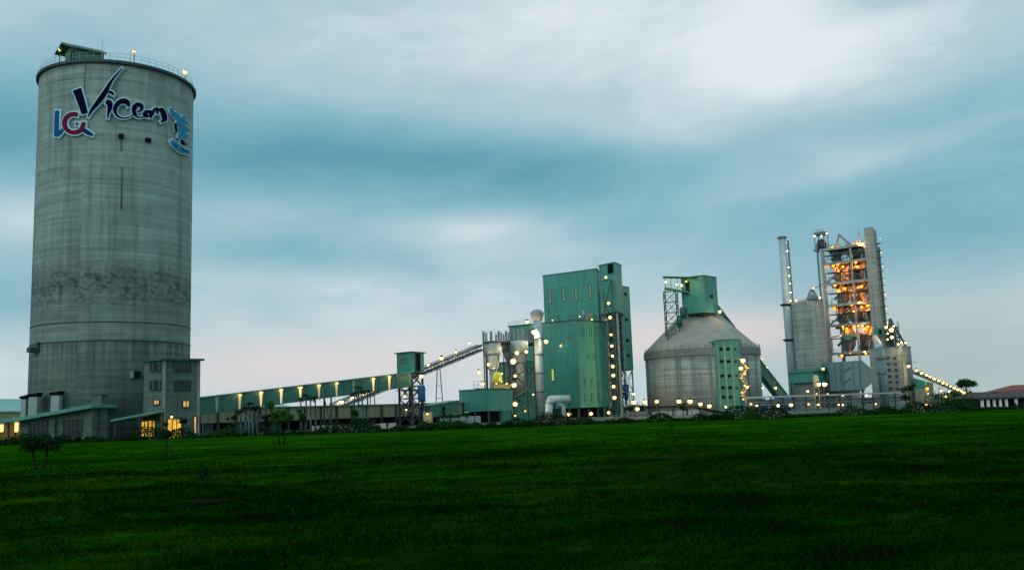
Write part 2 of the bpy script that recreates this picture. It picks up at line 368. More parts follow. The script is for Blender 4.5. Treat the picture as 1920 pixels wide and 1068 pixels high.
# ------------------------------------------------------------------ ground
def gh(x, y):
    """terrain height: gentle lumps on the lawn, flat yard, falling away to the lower right"""
    x = np.asarray(x, float); y = np.asarray(y, float)
    fade = np.clip((112-y)/35, 0, 1)
    h = 0.05*np.sin(x*0.31+0.6*np.sin(y*0.21))+0.05*np.sin(y*0.43+1.7*np.sin(x*0.17))+0.03*np.sin(x*1.1+y*0.9)+0.02*np.sin(y*1.9-x*0.7+2*np.sin(x*0.6))
    sx = np.clip((x-62)/45, 0, 1); sy = np.clip((y-128)/22, 0, 1)
    dip = (sx*sx*(3-2*sx))*(sy*sy*(3-2*sy))*np.clip((420-y)/120, 0, 1)
    return h*fade-2.6*dip
def grid(name, xs, ys, mat, dz=0.0, **k):
    X, Y = np.meshgrid(xs, ys); Z = gh(X, Y)+dz
    v = np.stack([X, Y, Z], -1).reshape(-1, 3); nx, ny = len(xs), len(ys)
    i = (np.arange(ny-1)[:, None]*nx+np.arange(nx-1)[None]).reshape(-1)
    f = np.stack([i, i+1, i+1+nx, i+nx], -1)
    me = bpy.data.meshes.new(name); me.from_pydata(v.tolist(), [], f.tolist()); me.materials.append(mat)
    me.polygons.foreach_set('use_smooth', [True]*len(f))
    return link(name, me, None, (0, 0, 0), kind='structure', **k)

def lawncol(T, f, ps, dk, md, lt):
    # foreground vignette painted into the grass colour, with a ragged fade towards the plant
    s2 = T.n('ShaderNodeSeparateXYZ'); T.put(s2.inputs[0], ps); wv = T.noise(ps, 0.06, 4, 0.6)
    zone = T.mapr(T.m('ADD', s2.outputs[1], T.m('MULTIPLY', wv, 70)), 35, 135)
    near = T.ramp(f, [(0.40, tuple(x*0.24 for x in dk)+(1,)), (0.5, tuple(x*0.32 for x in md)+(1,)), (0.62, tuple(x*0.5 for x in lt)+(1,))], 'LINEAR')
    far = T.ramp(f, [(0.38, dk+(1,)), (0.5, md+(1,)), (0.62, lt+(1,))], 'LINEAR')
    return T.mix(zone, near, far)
mg, T, b = newmat('lawn_soil_and_thatch'); g = T.n('ShaderNodeNewGeometry'); ps = g.outputs['Position']
sc_ = T.n('ShaderNodeVectorMath', operation='MULTIPLY'); T.put(sc_.inputs[0], ps); sc_.inputs[1].default_value = (0.5, 1.1, 1)
a = T.noise(sc_.outputs[0], 0.12, 6, 0.65, 0.6); c = T.noise(ps, 2.2, 5, 0.7); d = T.noise(ps, 0.45, 4, 0.6)
f = T.m('ADD', T.m('MULTIPLY', a, 0.5), T.m('ADD', T.m('MULTIPLY', c, 0.25), T.m('MULTIPLY', d, 0.25)))
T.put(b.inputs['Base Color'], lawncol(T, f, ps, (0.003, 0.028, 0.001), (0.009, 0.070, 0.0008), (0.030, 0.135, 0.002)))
b.inputs['Roughness'].default_value = 1.0; b.inputs['Specular IOR Level'].default_value = 0.0; bump(T, b, c, 0.7, 0.15)
xs = np.concatenate([np.linspace(-3200, -140, 20)[:-1], np.linspace(-140, 160, 301), np.linspace(160, 3200, 20)[1:]])
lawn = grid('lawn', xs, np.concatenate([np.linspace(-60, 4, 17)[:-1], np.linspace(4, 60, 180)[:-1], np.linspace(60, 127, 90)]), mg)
my, T, b = newmat('yard_ground'); g = T.n('ShaderNodeNewGeometry'); a = T.noise(g.outputs['Position'], 0.08, 6, 0.6)
T.put(b.inputs['Base Color'], T.ramp(a, [(0.35, (0.02, 0.055, 0.03, 1)), (0.6, (0.085, 0.10, 0.085, 1))], 'LINEAR')); b.inputs['Roughness'].default_value = 0.95
grid('yard', xs, np.concatenate([np.linspace(127, 200, 60)[:-1], np.linspace(200, 460, 60)[:-1], np.linspace(460, 5000, 12)]), my)
# a few bare soil circles round saplings come with the saplings

# grass blades: stuff
def blades():
    N = 900000
    inv = rng.uniform(1/128.0, 1/6.0, N); y = 1/inv
    x = rng.uniform(-1, 1, N)*(y*0.64+4)
    def nz(x, y, s): return np.sin(x*s+1.3*np.sin(y*s*1.37+0.4))*np.sin(y*s*1.21+1.1*np.sin(x*s*0.83+2))
    cl = 0.45*nz(x, y, 0.9)+0.35*nz(x+7, y-3, 2.3)+0.35*nz(x-2, y+5, 5.1)
    keep = rng.uniform(-1.1, 0.6, N) < cl; x, y, cl = x[keep], y[keep], cl[keep]; N = len(x)
    k = np.clip(y/11.0, 0.75, 4.5)
    ht = (0.030+0.042*np.clip(cl+0.4, 0, 1.2))*rng.uniform(0.6, 1.5, N)*np.clip(k, 1, 1.6)**0.6
    wd = 0.0085*k*rng.uniform(0.7, 1.3, N)
    an = rng.uniform(0, 2*np.pi, N); ln = rng.uniform(0.3, 1.6, N)*ht; la = rng.uniform(0, 2*np.pi, N)
    z = gh(x, y)-0.01
    v = np.empty((N, 3, 3)); cx, sx = np.cos(an)*wd, np.sin(an)*wd
    v[:, 0] = np.stack([x-cx, y-sx, z], -1); v[:, 1] = np.stack([x+cx, y+sx, z], -1)
    v[:, 2] = np.stack([x+np.cos(la)*ln, y+np.sin(la)*ln, z+ht], -1)
    me = bpy.data.meshes.new('grass'); me.vertices.add(N*3); me.vertices.foreach_set('co', v.reshape(-1))
    me.loops.add(N*3); me.loops.foreach_set('vertex_index', np.arange(N*3, dtype=np.int32))
    me.polygons.add(N); me.polygons.foreach_set('loop_start', np.arange(0, N*3, 3, dtype=np.int32))
    me.update(); me.validate()
    m, T, b = newmat('grass_blades'); g = T.n('ShaderNodeNewGeometry'); ps = g.outputs['Position']
    sc_ = T.n('ShaderNodeVectorMath', operation='MULTIPLY'); T.put(sc_.inputs[0], ps); sc_.inputs[1].default_value = (0.5, 1.1, 1)
    a = T.noise(sc_.outputs[0], 0.12, 6, 0.65, 0.6); d = T.noise(ps, 0.45, 4, 0.6)
    f = T.m('ADD', T.m('MULTIPLY', a, 0.6), T.m('ADD', T.m('MULTIPLY', d, 0.25), T.m('MULTIPLY', g.outputs['Random Per Island'], 0.15)))
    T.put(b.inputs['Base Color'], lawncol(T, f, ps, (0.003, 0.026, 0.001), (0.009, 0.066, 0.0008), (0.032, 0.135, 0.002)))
    b.inputs['Roughness'].default_value = 1.0; b.inputs['Specular IOR Level'].default_value = 0.0
    me.materials.append(m)
    link('grass', me, None, (0, 0, 0), kind='stuff', label='short dark green grass covering the whole lawn', cat='grass')
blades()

# ------------------------------------------------------------------ shared lamp meshes
def lampmesh(name, r, gm):
    mb = MB(); mb.ball((0, 0, 0), r, 12, 8, 1); mb.lathe([(r*0.25, r*1.5), (r*0.9, r*0.75), (r*1.02, r*0.55)], (0, 0, 0), 12, 0, False)
    mb.tube((0, 0, r*1.3), (0, r*1.5, r*1.5), r*0.13, n=6)
    return mb.mesh(name, [M['steel'], gm])
LM = dict(n=lampmesh('lamp', 0.44, M['glow']), h=lampmesh('lamp', 0.60, M['glowhot']), s=lampmesh('lamp', 0.24, M['glowsm']),
          o=lampmesh('lamp', 0.5, M['glowor']), p=lampmesh('lamp', 0.34, M['glow']))
LD = {}
for k_, e_, c_, r_ in (('n', 190, (1, .66, .26), .11), ('h', 620, (1, .70, .32), .17), ('s', 20, (1, .66, .30), .08), ('o', 560, (1, .21, .02), .16), ('p', 110, (1, .70, .32), .09)):
    l_ = bpy.data.lights.new('bulb_light', 'POINT'); l_.energy = e_; l_.color = c_; l_.shadow_soft_size = r_; LD[k_] = l_
RR = dict(n=.44, h=.60, s=.24, o=.5, p=.34)
def lampat(parent, q, k='n'):
    o = link('lamp', LM[k], parent, q); o.scale = [random.uniform(.75, 1.25)]*3; b_ = bpy.data.objects.new('bulb_light', LD[k]); COL.objects.link(b_); b_.parent = o; b_.location = (0, -RR[k]-.22, 0); return o
def lamp(parent, px, py, Y, k='n'): return lampat(parent, P(px, py, Y), k)
def railing(parent, pts, h=1.1, step=2.0, mat=None, name='railing'):
    mb = MB()
    for a, b_ in zip(pts[:-1], pts[1:]):
        a = Vector(a); b_ = Vector(b_); n_ = max(1, int((b_-a).length/step))
        for i in range(n_+1):
            q = a.lerp(b_, i/n_); mb.beam(q, q+Vector((0, 0, h)), 0.07)
        for hh in (h, h*0.5): mb.beam(a+Vector((0, 0, hh)), b_+Vector((0, 0, hh)), 0.06)
    return mb.build(name, mat or M['steel'], parent)
def win(parent, A, B, x0, y0, x1, y1, pane='glass', frame='steel', bars=(1, 0), name='window', off=0.06, fw=0.12):
    """window traced on the wall plane A-B: frame with its pane as a child"""
    yc = (y0+y1)/2; xc = (x0+x1)/2
    a = wallpt(A, B, x0, yc); b_ = wallpt(A, B, x1, yc); zt = wallpt(A, B, xc, y0).z; zb = wallpt(A, B, xc, y1).z
    e = Vector((b_.x-a.x, b_.y-a.y, 0)); L = e.length; e.normalize(); nrm = Vector((e.y, -e.x, 0))
    if nrm.dot(Vector((a.x, a.y, 0))) > 0: nrm = -nrm
    def q(s_, z, o): return (a.x+e.x*s_+nrm.x*o, a.y+e.y*s_+nrm.y*o, z)
    def bar(mb, s0, s1, z0, z1, o0, o1): mb.hexa([q(s0, z0, o1), q(s1, z0, o1), q(s1, z0, o0), q(s0, z0, o0), q(s0, z1, o1), q(s1, z1, o1), q(s1, z1, o0), q(s0, z1, o0)])
    mb = MB(); o1 = off+0.08
    bar(mb, -fw, 0, zb-fw, zt+fw, 0, o1); bar(mb, L, L+fw, zb-fw, zt+fw, 0, o1)
    bar(mb, 0, L, zb-fw, zb, 0, o1+0.04); bar(mb, 0, L, zt, zt+fw, 0, o1)
    for i in range(1, bars[0]+1): bar(mb, L*i/(bars[0]+1)-fw/3, L*i/(bars[0]+1)+fw/3, zb, zt, off*0.6, o1-0.01)
    for i in range(1, bars[1]+1): z = zb+(zt-zb)*i/(bars[1]+1); bar(mb, 0, L, z-fw/3, z+fw/3, off*0.6, o1-0.02)
    w_ = mb.build(name, M[frame], parent)
    pb = MB(); bar(pb, 0, L, zb, zt, 0.01, off*0.5)
    pb.build('pane', M[pane], w_); return w_
def legs(parent, pts, z0, z1, w_=0.5, mat='steel'):
    for x, y in pts:
        MB().beam((x, y, z0), (x, y, z1), w_).build('leg', M[mat], parent)
def braces(parent, pts, z0, z1, n, w_=0.2, mat='steel'):
    mb = MB(); m_ = len(pts)
    for i in range(m_):
        a, b_ = pts[i], pts[(i+1) % m_]
        for k in range(n):
            za = z0+(z1-z0)*k/n; zb = z0+(z1-z0)*(k+1)/n
            mb.beam((*a, za), (*b_, zb), w_*0.7); mb.beam((*b_, za), (*a, zb), w_*0.7); mb.beam((*a, zb), (*b_, zb), w_)
    return mb.build('bracing', M[mat], parent)
def inset(fp, d):
    cx = sum(p[0] for p in fp)/len(fp); cy = sum(p[1] for p in fp)/len(fp)
    return [(cx+(p[0]-cx)*(1-d/max(.1, math.hypot(p[0]-cx, p[1]-cy))), cy+(p[1]-cy)*(1-d/max(.1, math.hypot(p[0]-cx, p[1]-cy)))) for p in fp]
def mid(fp): return (sum(p[0] for p in fp)/len(fp), sum(p[1] for p in fp)/len(fp), 0)

# ================================================================== BIG SILO
c, r = cyl(55, 357, 640, 145.0)
YF = c.y-r
def front_z(px, py):
    """height where the pixel's ray meets the silo wall"""
    return silo_hit(px, py, r).z
def silo_hit(px, py, rad):
    d = ray(px, py); A_ = d.x**2+d.y**2; B_ = -2*(d.x*c.x+d.y*c.y); C_ = c.x**2+c.y**2-rad**2
    D_ = B_*B_-4*A_*C_; D_ = max(D_, 0); return EYE+d*((-B_-math.sqrt(D_))/(2*A_))
ZT = front_z(215, 113)
zb0, zb1 = front_z(205, 580), front_z(205, 495)
zj, zk = front_z(205, 603), front_z(205, 638)
M['silo'] = concrete('concrete_big_silo', (0.255, 0.36, 0.32), (zb0, zb1, zk, zj))
silo = thing('cement_silo', 'tall stained round concrete silo at left carrying the big company sign', 'silo', (c.x, c.y, 0))
MB().lathe([(r, 0), (r, zk), (r, zj), (r, ZT-0.55)], (c.x, c.y, 0), 128).build('wall', M['silo'], silo)
MB().lathe([(r, ZT-0.55), (r+0.42, ZT-0.55), (r+0.42, ZT-0.15), (r+0.15, ZT), (0.2, ZT+0.3)], (c.x, c.y, 0), 128, 0, False, False).build('roof_rim', M['steel'], silo)
for z in (zj, zk):
    MB().lathe([(r-0.05, z-0.10), (r+0.06, z-0.10), (r+0.06, z+0.10), (r-0.05, z+0.10)], (c.x, c.y, 0), 128, 0, False, False).build('joint_ring', M['steel'], silo)
mb = MB(); N_ = 64
for i in range(N_):
    a0, a1 = 2*math.pi*i/N_, 2*math.pi*(i+1)/N_; rr = r-0.1
    p0 = (c.x+rr*math.cos(a0), c.y+rr*math.sin(a0)); p1 = (c.x+rr*math.cos(a1), c.y+rr*math.sin(a1))
    mb.beam((*p0, ZT), (*p0, ZT+1.15), 0.04)
    for hh in (0.6, 1.15): mb.beam((*p0, ZT+hh), (*p1, ZT+hh), 0.028)
mb.build('railing', M['grey'], silo)
def radial_box(px, py, w_, h_, d_, name, mat, parent=silo):
    q = silo_hit(px, py, r); an = math.atan2(q.y-c.y, q.x-c.x)
    return MB().box((q.x+math.cos(an)*d_/2, q.y+math.sin(an)*d_/2, q.z), (d_, w_, h_), an).build(name, M[mat], parent)
radial_box(227, 256, 0.7, 0.7, 0.35, 'vent_box', 'black'); radial_box(277, 263, 0.8, 0.6, 0.35, 'vent_box', 'black')
radial_box(254, 702, 1.0, 1.0, 1.0, 'hatch_box', 'black'); radial_box(246, 702, 0.35, 1.0, 0.9, 'hatch_door', 'grey')
radial_box(68, 656, 1.3, 0.7, 1.1, 'bracket', 'steel'); radial_box(74, 651, 0.35, 1.5, 0.4, 'bracket', 'steel')
def conduit(px, y0, y1, rr=0.07, mat='steel'):
    a = silo_hit(px, y0, r+0.12); b_ = silo_hit(px, y1, r+0.12); return MB().tube((b_.x, b_.y, b_.z), (b_.x, b_.y, a.z), rr, n=6).build('pipe', M[mat], silo)
conduit(227, 262, 283); conduit(227, 312, 392); conduit(158, 120, 165, 0.05, 'ring')
# lightning rods and lamps on the rim
for px, h_ in ((191, 3.4), (244, 2.2)):
    q = silo_hit(px, 113, r-1.2); MB().tube((q.x, q.y, ZT), (q.x, q.y, ZT+h_), 0.05, 0.03, 6).build('lightning_rod', M['grey'], silo)
for px, py, k in ((112, 94, 's'), (347, 136, 'n'), (252, 97, 's')): 
    q = P(px, py, silo_hit(min(px, 340), 160, r).y+2.2); lampat(silo, q, k)
    MB().beam((q.x, q.y, ZT), (q.x, q.y, max(q.z-0.2, ZT+0.3)), 0.09).build('lamp_post', M['steel'], silo)
# rooftop house with a pitched green roof
L, C, Rr = XY(122, 100, 137.2), XY(142, 100, 135.6), XY(195, 100, 138.2)
fp = para(L, C, Rr); hs = thing('rooftop_hut', 'small green pitched-roof hut on top of the big silo', 'hut', (*mid(fp)[:2], ZT))
ze = ZH(142, 91, 135.6); zr = ZH(140, 84, 136.2); zb = ZT-0.1
m1 = ((L[0]+C[0])/2, (L[1]+C[1])/2); m2 = ((fp[3][0]+Rr[0])/2, (fp[3][1]+Rr[1])/2)
mb = MB(); mb.prism(fp, zb, ze)
mb.hexa([(*L, ze), (*C, ze), (*Rr, ze), (*fp[3], ze), (m1[0], m1[1], zr-.2), (m1[0]+.01, m1[1], zr-.2), (m2[0]+.01, m2[1], zr-.2), (m2[0], m2[1], zr-.2)])
mb.build('wall', M['green2'], hs)
e = Vector((Rr[0]-C[0], Rr[1]-C[1], 0)).normalized(); f2 = Vector((C[0]-L[0], C[1]-L[1], 0)).normalized()
mb = MB()
for sgn, E0, E1 in ((1, Vector((*C, ze)), Vector((*Rr, ze))), (-1, Vector((*L, ze)), Vector((*fp[3], ze)))):
    t0 = Vector((*m1, zr))-e*1.3; t1 = Vector((*m2, zr))+e*0.3
    b0 = E0-e*1.3+f2*sgn*0.4-Vector((0, 0, .12 if sgn > 0 else .5)); b1 = E1+e*0.2+f2*sgn*0.4-Vector((0, 0, .12 if sgn > 0 else .5)); dz = Vector((0, 0, 0.22))
    mb.hexa([b0, b1, t1, t0, b0+dz, b1+dz, t1+dz, t0+dz])
mb.build('roof', M['greentrim'], hs)
win(hs, L, C, 133.5, 97, 139, 111, 'black', 'greentrim', (0, 0), 'doorway')

# ---- the sign on the silo: strokes traced on the curved wall
sign = thing('company_sign', 'big raised navy, red and blue lettering with blue emblem on the silo wall', 'sign', silo_hit(210, 215, r+0.3))
def ZX(x, y): return (90+x/5.339, 110+y/5.339)
def stroke_mesh(pts, extra, r0, r1, closed_mat):
    """pts: (x, y, width) in zoomed pixels -> extruded ribbon that follows the wall"""
    P2 = []                                     # Catmull-Rom resample
    q = [np.array(p, float) for p in pts]
    q = [q[0]*2-q[1]]+q+[q[-1]*2-q[-2]]
    for i in range(1, len(q)-2):
        for k in range(6 if len(pts) > 2 else 3):
            t_ = k/(6 if len(pts) > 2 else 3); a, b_, c_, d_ = q[i-1], q[i], q[i+1], q[i+2]
            P2.append(0.5*((2*b_)+(c_-a)*t_+(2*a-5*b_+4*c_-d_)*t_*t_+(3*b_-a-3*c_+d_)*t_**3))
    P2.append(q[-2]); mb = MB(); n_ = len(P2)
    if extra:
        d0 = P2[0]-P2[1]; d0 = d0/max(1e-6, math.hypot(d0[0], d0[1])); P2[0] = P2[0]+np.array([d0[0]*extra, d0[1]*extra, 0])
        d0 = P2[-1]-P2[-2]; d0 = d0/max(1e-6, math.hypot(d0[0], d0[1])); P2[-1] = P2[-1]+np.array([d0[0]*extra, d0[1]*extra, 0])
    for i in range(n_):
        t_ = P2[min(i+1, n_-1)]-P2[max(i-1, 0)]; l = math.hypot(t_[0], t_[1]) or 1; nx, ny = -t_[1]/l, t_[0]/l
        w_ = max(3, P2[i][2])/2+extra
        for sg in (-1, 1):
            hx, hy = ZX(P2[i][0]+nx*w_*sg, P2[i][1]+ny*w_*sg)
            h_ = silo_hit(hx, hy, r); an = math.atan2(h_.y-c.y, h_.x-c.x)
            for rad in (r+r0, r+r1): mb.v.append((c.x+math.cos(an)*rad, c.y+math.sin(an)*rad, h_.z))
    for i in range(n_-1):
        a = i*4; b_ = a+4
        for f_ in ((a+1, b_+1, b_+3, a+3), (a, a+2, b_+2, b_), (a, b_, b_+1, a+1), (a+2, a+3, b_+3, b_+2)): mb.face(list(f_))
    mb.face([0, 1, 3, 2]); e_ = (n_-1)*4; mb.face([e_, e_+2, e_+3, e_+1])
    return mb
def letter(name, strokes, mat, parent=sign, edge=14, lift=0.0):
    a = MB(); b_ = MB()
    for k, st in enumerate(strokes):
        for tgt, ex, r0, r1 in ((a, 0, 0.02, 0.46+lift+0.006*k), (b_, edge, 0.02, 0.30+lift+0.004*k)):
            s_ = stroke_mesh(st, ex, r0, r1, None); o = len(tgt.v); tgt.v += s_.v
            for f_ in s_.f: tgt.face([i+o for i in f_])
    L_ = a.build(name, M[mat], parent); b_.build('pale_edge', M['signedge'], L_); return L_
letter('letter', [[(112, 528, 34), (106, 640, 36), (104, 785, 40)], [(108, 778, 34), (140, 745, 34), (168, 712, 22)]], 'signblue', lift=0.0)
arc = [(275+92*math.cos(t_), 655-92*math.sin(t_)*1.0, 40) for t_ in np.linspace(R_(68), R_(352), 12)]
letter('letter', [arc, [(385, 662, 34), (352, 660, 34)], [(312, 660, 28), (296, 660, 26)]], 'signred', lift=0.035)
letter('letter_tail', [[(352, 712, 34), (400, 742, 44), (455, 772, 22)]], 'signdblue', lift=0.015)
letter('letter', [[(305, 318, 82), (345, 440, 70), (380, 558, 58)], [(412, 592, 4), (450, 520, 26), (520, 430, 46), (580, 340, 44), (640, 230, 22), (742, 104, 6)]], 'navy', lift=0.06)
letter('letter', [[(605, 340, 10), (635, 350, 30), (662, 372, 14)], [(585, 440, 40), (615, 455, 58), (622, 500, 44), (606, 560, 20), (600, 605, 8)]], 'navy', lift=0.09)
letter('letter', [[(806, 488, 18), (790, 448, 48), (745, 432, 48), (695, 462, 42), (672, 520, 34), (690, 575, 22), (745, 603, 10), (810, 590, 7), (852, 560, 7)]], 'navy', lift=0.05)
letter('letter', [[(880, 545, 6), (925, 520, 22), (925, 480, 36), (885, 468, 40), (855, 505, 44), (860, 560, 30), (900, 596, 10), (945, 590, 8)]], 'navy', lift=0.075)
letter('letter', [[(1005, 535, 20), (970, 545, 40), (958, 570, 40), (990, 588, 22)], [(1022, 528, 34), (1015, 575, 30), (1018, 600, 12)]], 'navy', lift=0.10)
letter('letter', [[(1032, 575, 14), (1045, 525, 22), (1072, 512, 30), (1078, 560, 10)], [(1085, 520, 16), (1118, 520, 42), (1140, 565, 48), (1146, 615, 44), (1115, 640, 12)]], 'navy', lift=0.125)
letter('emblem_top', [[(1208, 500, 20), (1230, 545, 34), (1262, 590, 30)], [(1250, 545, 26), (1285, 590, 34), (1290, 640, 30)], [(1345, 575, 22), (1330, 620, 40), (1375, 650, 18)]], 'signlight', edge=9)
letter('emblem_body', [[(1265, 650, 30), (1300, 655, 46), (1355, 660, 36)], [(1290, 700, 62), (1340, 715, 66), (1378, 722, 40)], [(1285, 770, 34), (1325, 775, 56), (1372, 785, 40)]], 'signlight', edge=9, lift=0.03)
letter('emblem_mark', [[(1310, 815, 14), (1325, 850, 24), (1358, 862, 12)], [(1248, 650, 12), (1258, 700, 20), (1262, 740, 10)]], 'navy', edge=2, lift=0.07)
letter('emblem_base', [[(1222, 822, 34), (1262, 872, 50), (1325, 918, 54), (1395, 945, 40)]], 'signlight', edge=12, lift=0.015)
letter('emblem_letters', [[(1232, 850, 10), (1270, 890, 18)], [(1300, 905, 16), (1372, 935, 18)]], 'signblue', edge=0, lift=0.05)

# ================================================================== LEFT WORKSHOP
YA = 128.0
A, B = XY(38, 800, YA), XY(168, 800, YA)
ws = thing('workshop', 'low concrete workshop with sloping green roof left of the silo foot', 'building', (A[0], A[1], 0))
zl, zr = ZH(38, 789, YA), ZH(168, 761, YA)
back = 6.0
MB().prism([A, B, (B[0], B[1]+back), (A[0], A[1]+back)], -0.2, [zl, zr, zr, zl]).build('wall', M['conc'], ws)
for px in (98, 168):
    q = XY(px, 800, YA-0.25); MB().box((q[0], q[1], 1.6), (0.8, 0.4, 3.4 if px < 100 else 6.0)).build('pilaster', M['conc'], ws)
p0, p1 = P(-130, 808, YA-1.5), P(173, 757, YA-1.5)
q1 = P(38, 788, YA-1.5)
zl0 = q1.z+0.0
mb = MB()
t_ = 0.5
mb.hexa([(p0.x, p0.y, zl0-1.2), (q1.x, p0.y, zl0), (q1.x, p0.y+9, zl0), (p0.x, p0.y+9, zl0-1.2), (p0.x, p0.y, zl0-1.2+t_), (q1.x, p0.y, zl0+t_), (q1.x, p0.y+9, zl0+t_), (p0.x, p0.y+9, zl0-1.2+t_)])
mb.hexa([(q1.x, p0.y, zl0), (p1.x, p0.y, p1.z-t_), (p1.x, p0.y+9, p1.z-t_), (q1.x, p0.y+9, zl0), (q1.x, p0.y, zl0+t_), (p1.x, p0.y, p1.z), (p1.x, p0.y+9, p1.z), (q1.x, p0.y+9, zl0+t_)])
mb.build('roof', M['mid'], ws)
win(ws, A, B, 56, 790, 88, 817, 'glass', 'steel', (3, 1)); win(ws, A, B, 120, 787, 153, 816, 'glass', 'steel', (3, 1))
q = XY(-60, 800, YA+3); MB().prism([q, (A[0], q[1]), (A[0], q[1]+.3), (q[0], q[1]+.3)], 0, zl0-0.1).build('porch_wall', M['cream'], ws)
for px in (3, 31):
    a = P(px, 800, YA+1.6); MB().lathe([(0.05, -0.7), (0.24, -0.6), (0.24, 0.6), (0.05, 0.7)], a, 12).build('lamp', M['glowhot'], ws)
for px in (-8, 16):
    q = XY(px, 800, YA-0.2); MB().beam((q[0], q[1], 0), (q[0], q[1], zl0-.3), 0.2).build('post', M['steel'], ws)
# vent stacks behind the workshop roof
for (x0, x1, y0, Y_, lab) in ((43, 52, 748, 134, 'smallest grey vent box behind the workshop roof, furthest left'), (57, 73, 744, 133, 'grey vent box with slanting dark cap between two others'), (99, 114, 741, 132.5, 'grey vent duct with flared dark cap against the silo foot')):
    a = P(x0, y0, Y_); b_ = P(x1, y0, Y_); w_ = b_.x-a.x
    v_ = thing('vent_duct', lab, 'vent', ((a.x+b_.x)/2, Y_, 0), 'vent ducts behind the workshop roof')
    MB().box(((a.x+b_.x)/2, Y_, a.z/2), (w_, 1.0, a.z)).build('duct', M['grey'], v_)
    MB().hexa([((a.x+b_.x)/2+sx*(w_/2+(0.25 if k else 0.05)), Y_+sy*(0.5+(0.25 if k else 0.05)), a.z+(0.003 if not k else 0.35+0.25*(sx > 0))) for k in (0, 1) for sx, sy in ((-1, -1), (1, -1), (1, 1), (-1, 1))]).build('cap', M['black'], v_)
a = P(171, 742, 130.5); b_ = P(190, 742, 130.5)
pc = thing('concrete_pier', 'square concrete pier with dark cap against the silo beside the workshop', 'pier', ((a.x+b_.x)/2, 131.2, 0))
MB().box(((a.x+b_.x)/2, 131.4, a.z/2), (b_.x-a.x, 1.8, a.z)).build('shaft', M['conc'], pc)
MB().box(((a.x+b_.x)/2, 131.4, a.z+0.12), (b_.x-a.x+0.3, 2.0, 0.24)).build('cap', M['steel'], pc)

# long pale-roofed warehouse far behind the silo
A = XY(-260, 760, 205); B = XY(556, 760, 395)
wh = thing('warehouse', 'long warehouse with pale green roof far behind the silo', 'warehouse', ((A[0]+B[0])/2, (A[1]+B[1])/2, 0))
ex = Vector((B[0]-A[0], B[1]-A[1], 0)).normalized(); nb = Vector((-ex.y, ex.x, 0))
fpw = [A, B, (B[0]+nb.x*26, B[1]+nb.y*26), (A[0]+nb.x*26, A[1]+nb.y*26)]
MB().prism(fpw, 0, 6.6).build('wall', M['beige'], wh)
mb = MB(); m1 = Vector((A[0], A[1], 10.4))+nb*13; m2 = Vector((B[0], B[1], 10.4))+nb*13
a0 = Vector((*A, 6.6))-nb*0.5-ex*.5; a1 = Vector((*B, 6.6))-nb*0.5+ex*.5; c0 = a0+nb*27; c1 = a1+nb*27; dz = Vector((0, 0, .25))
mb.hexa([a0, a1, m2, m1, a0+dz, a1+dz, m2+dz, m1+dz]); mb.hexa([m1, m2, c1, c0, m1+dz, m2+dz, c1+dz, c0+dz])
mb.build('roof', M['pale'], wh)

# ================================================================== STAIR BLOCK right of the silo
L, C, Rr = XY(269, 740, 130.5), XY(308, 740, 128.0), XY(372, 740, 131.5)
fp = para(L, C, Rr); fp[3] = (fp[3][0], fp[3][1])
sb = thing('stair_block', 'four storey concrete stair block built against the right foot of the silo', 'building', (C[0], C[1], 0))
zt = ZH(308, 675, 128.0)
MB().prism(fp, -0.2, zt).build('wall', M['conc'], sb)
o_ = inset(fp, -0.8); MB().prism(o_, zt, zt+0.28).build('roof', M['greentrim'], sb)
for (x0, x1) in ((283, 290), (294, 301)):
    for (y0, y1) in ((682, 695), (714, 730)): win(sb, L, C, x0, y0, x1, y1, 'glass', 'steel', (0, 1))
win(sb, L, C, 290, 750, 299, 757, 'litwin', 'steel', (1, 0))
for (x0, x1) in ((328, 341), (343, 356)):
    for (y0, y1) in ((680, 695), (714, 730)): win(sb, C, Rr, x0, y0, x1, y1, 'glass', 'steel', (1, 1))
win(sb, C, Rr, 343, 751.5, 354, 762, 'litwin', 'steel', (1, 0))
win(sb, C, Rr, 314, 785, 339, 820, 'litdoor', 'steel', (2, 0), 'lit_doorway'); win(sb, C, Rr, 363, 781, 367.5, 821, 'litwin', 'steel', (0, 0), 'lit_doorway')
lamp(sb, 322, 781, 127.4, 's')
MB().tube((C[0]-.1, C[1]-.25, 0), (C[0]-.1, C[1]-.25, ZH(308, 766, 128)), 0.14, n=8).build('downpipe', M['black'], sb)
for pq in (C, Rr):
    MB().box((pq[0], pq[1], zt/2), (0.35, 0.35, zt-0.05)).build('corner_post', M['ring'], sb)
# canopy with lit store under it
p0, p1 = P(213, 786, 127), P(305, 768.5, 127)
cn = thing('canopy', 'sloping green canopy over lit doorways between silo and stair block', 'canopy', ((p0.x+p1.x)/2, 127, 0))
MB().hexa([(p0.x, 126, p0.z-.3), (p1.x, 126, p1.z-.3), (p1.x, 131, p1.z-.3), (p0.x, 131, p0.z-.3), (p0.x, 126, p0.z), (p1.x, 126, p1.z), (p1.x, 131, p1.z), (p0.x, 131, p0.z)]).build('roof', M['mid'], cn)
for px in (216, 262, 303):
    q = P(px, 790, 126.3); MB().beam((q.x, q.y, 0), (q.x, q.y, p0.z+(p1.z-p0.z)*(px-213)/92-.3), 0.16).build('post', M['steel'], cn)
A, B = XY(262, 800, 129.6), XY(304, 800, 128.9)
MB().prism([A, B, (B[0], B[1]+.25), (A[0], A[1]+.25)], 0, ZH(280, 787, 129)).build('store_wall', M['cream'], cn)
win(cn, A, B, 266, 790, 277, 819, 'litdoor', 'steel', (1, 0), 'lit_doorway'); win(cn, A, B, 279, 788, 302, 819, 'litdoor', 'steel', (2, 1), 'lit_doorway')
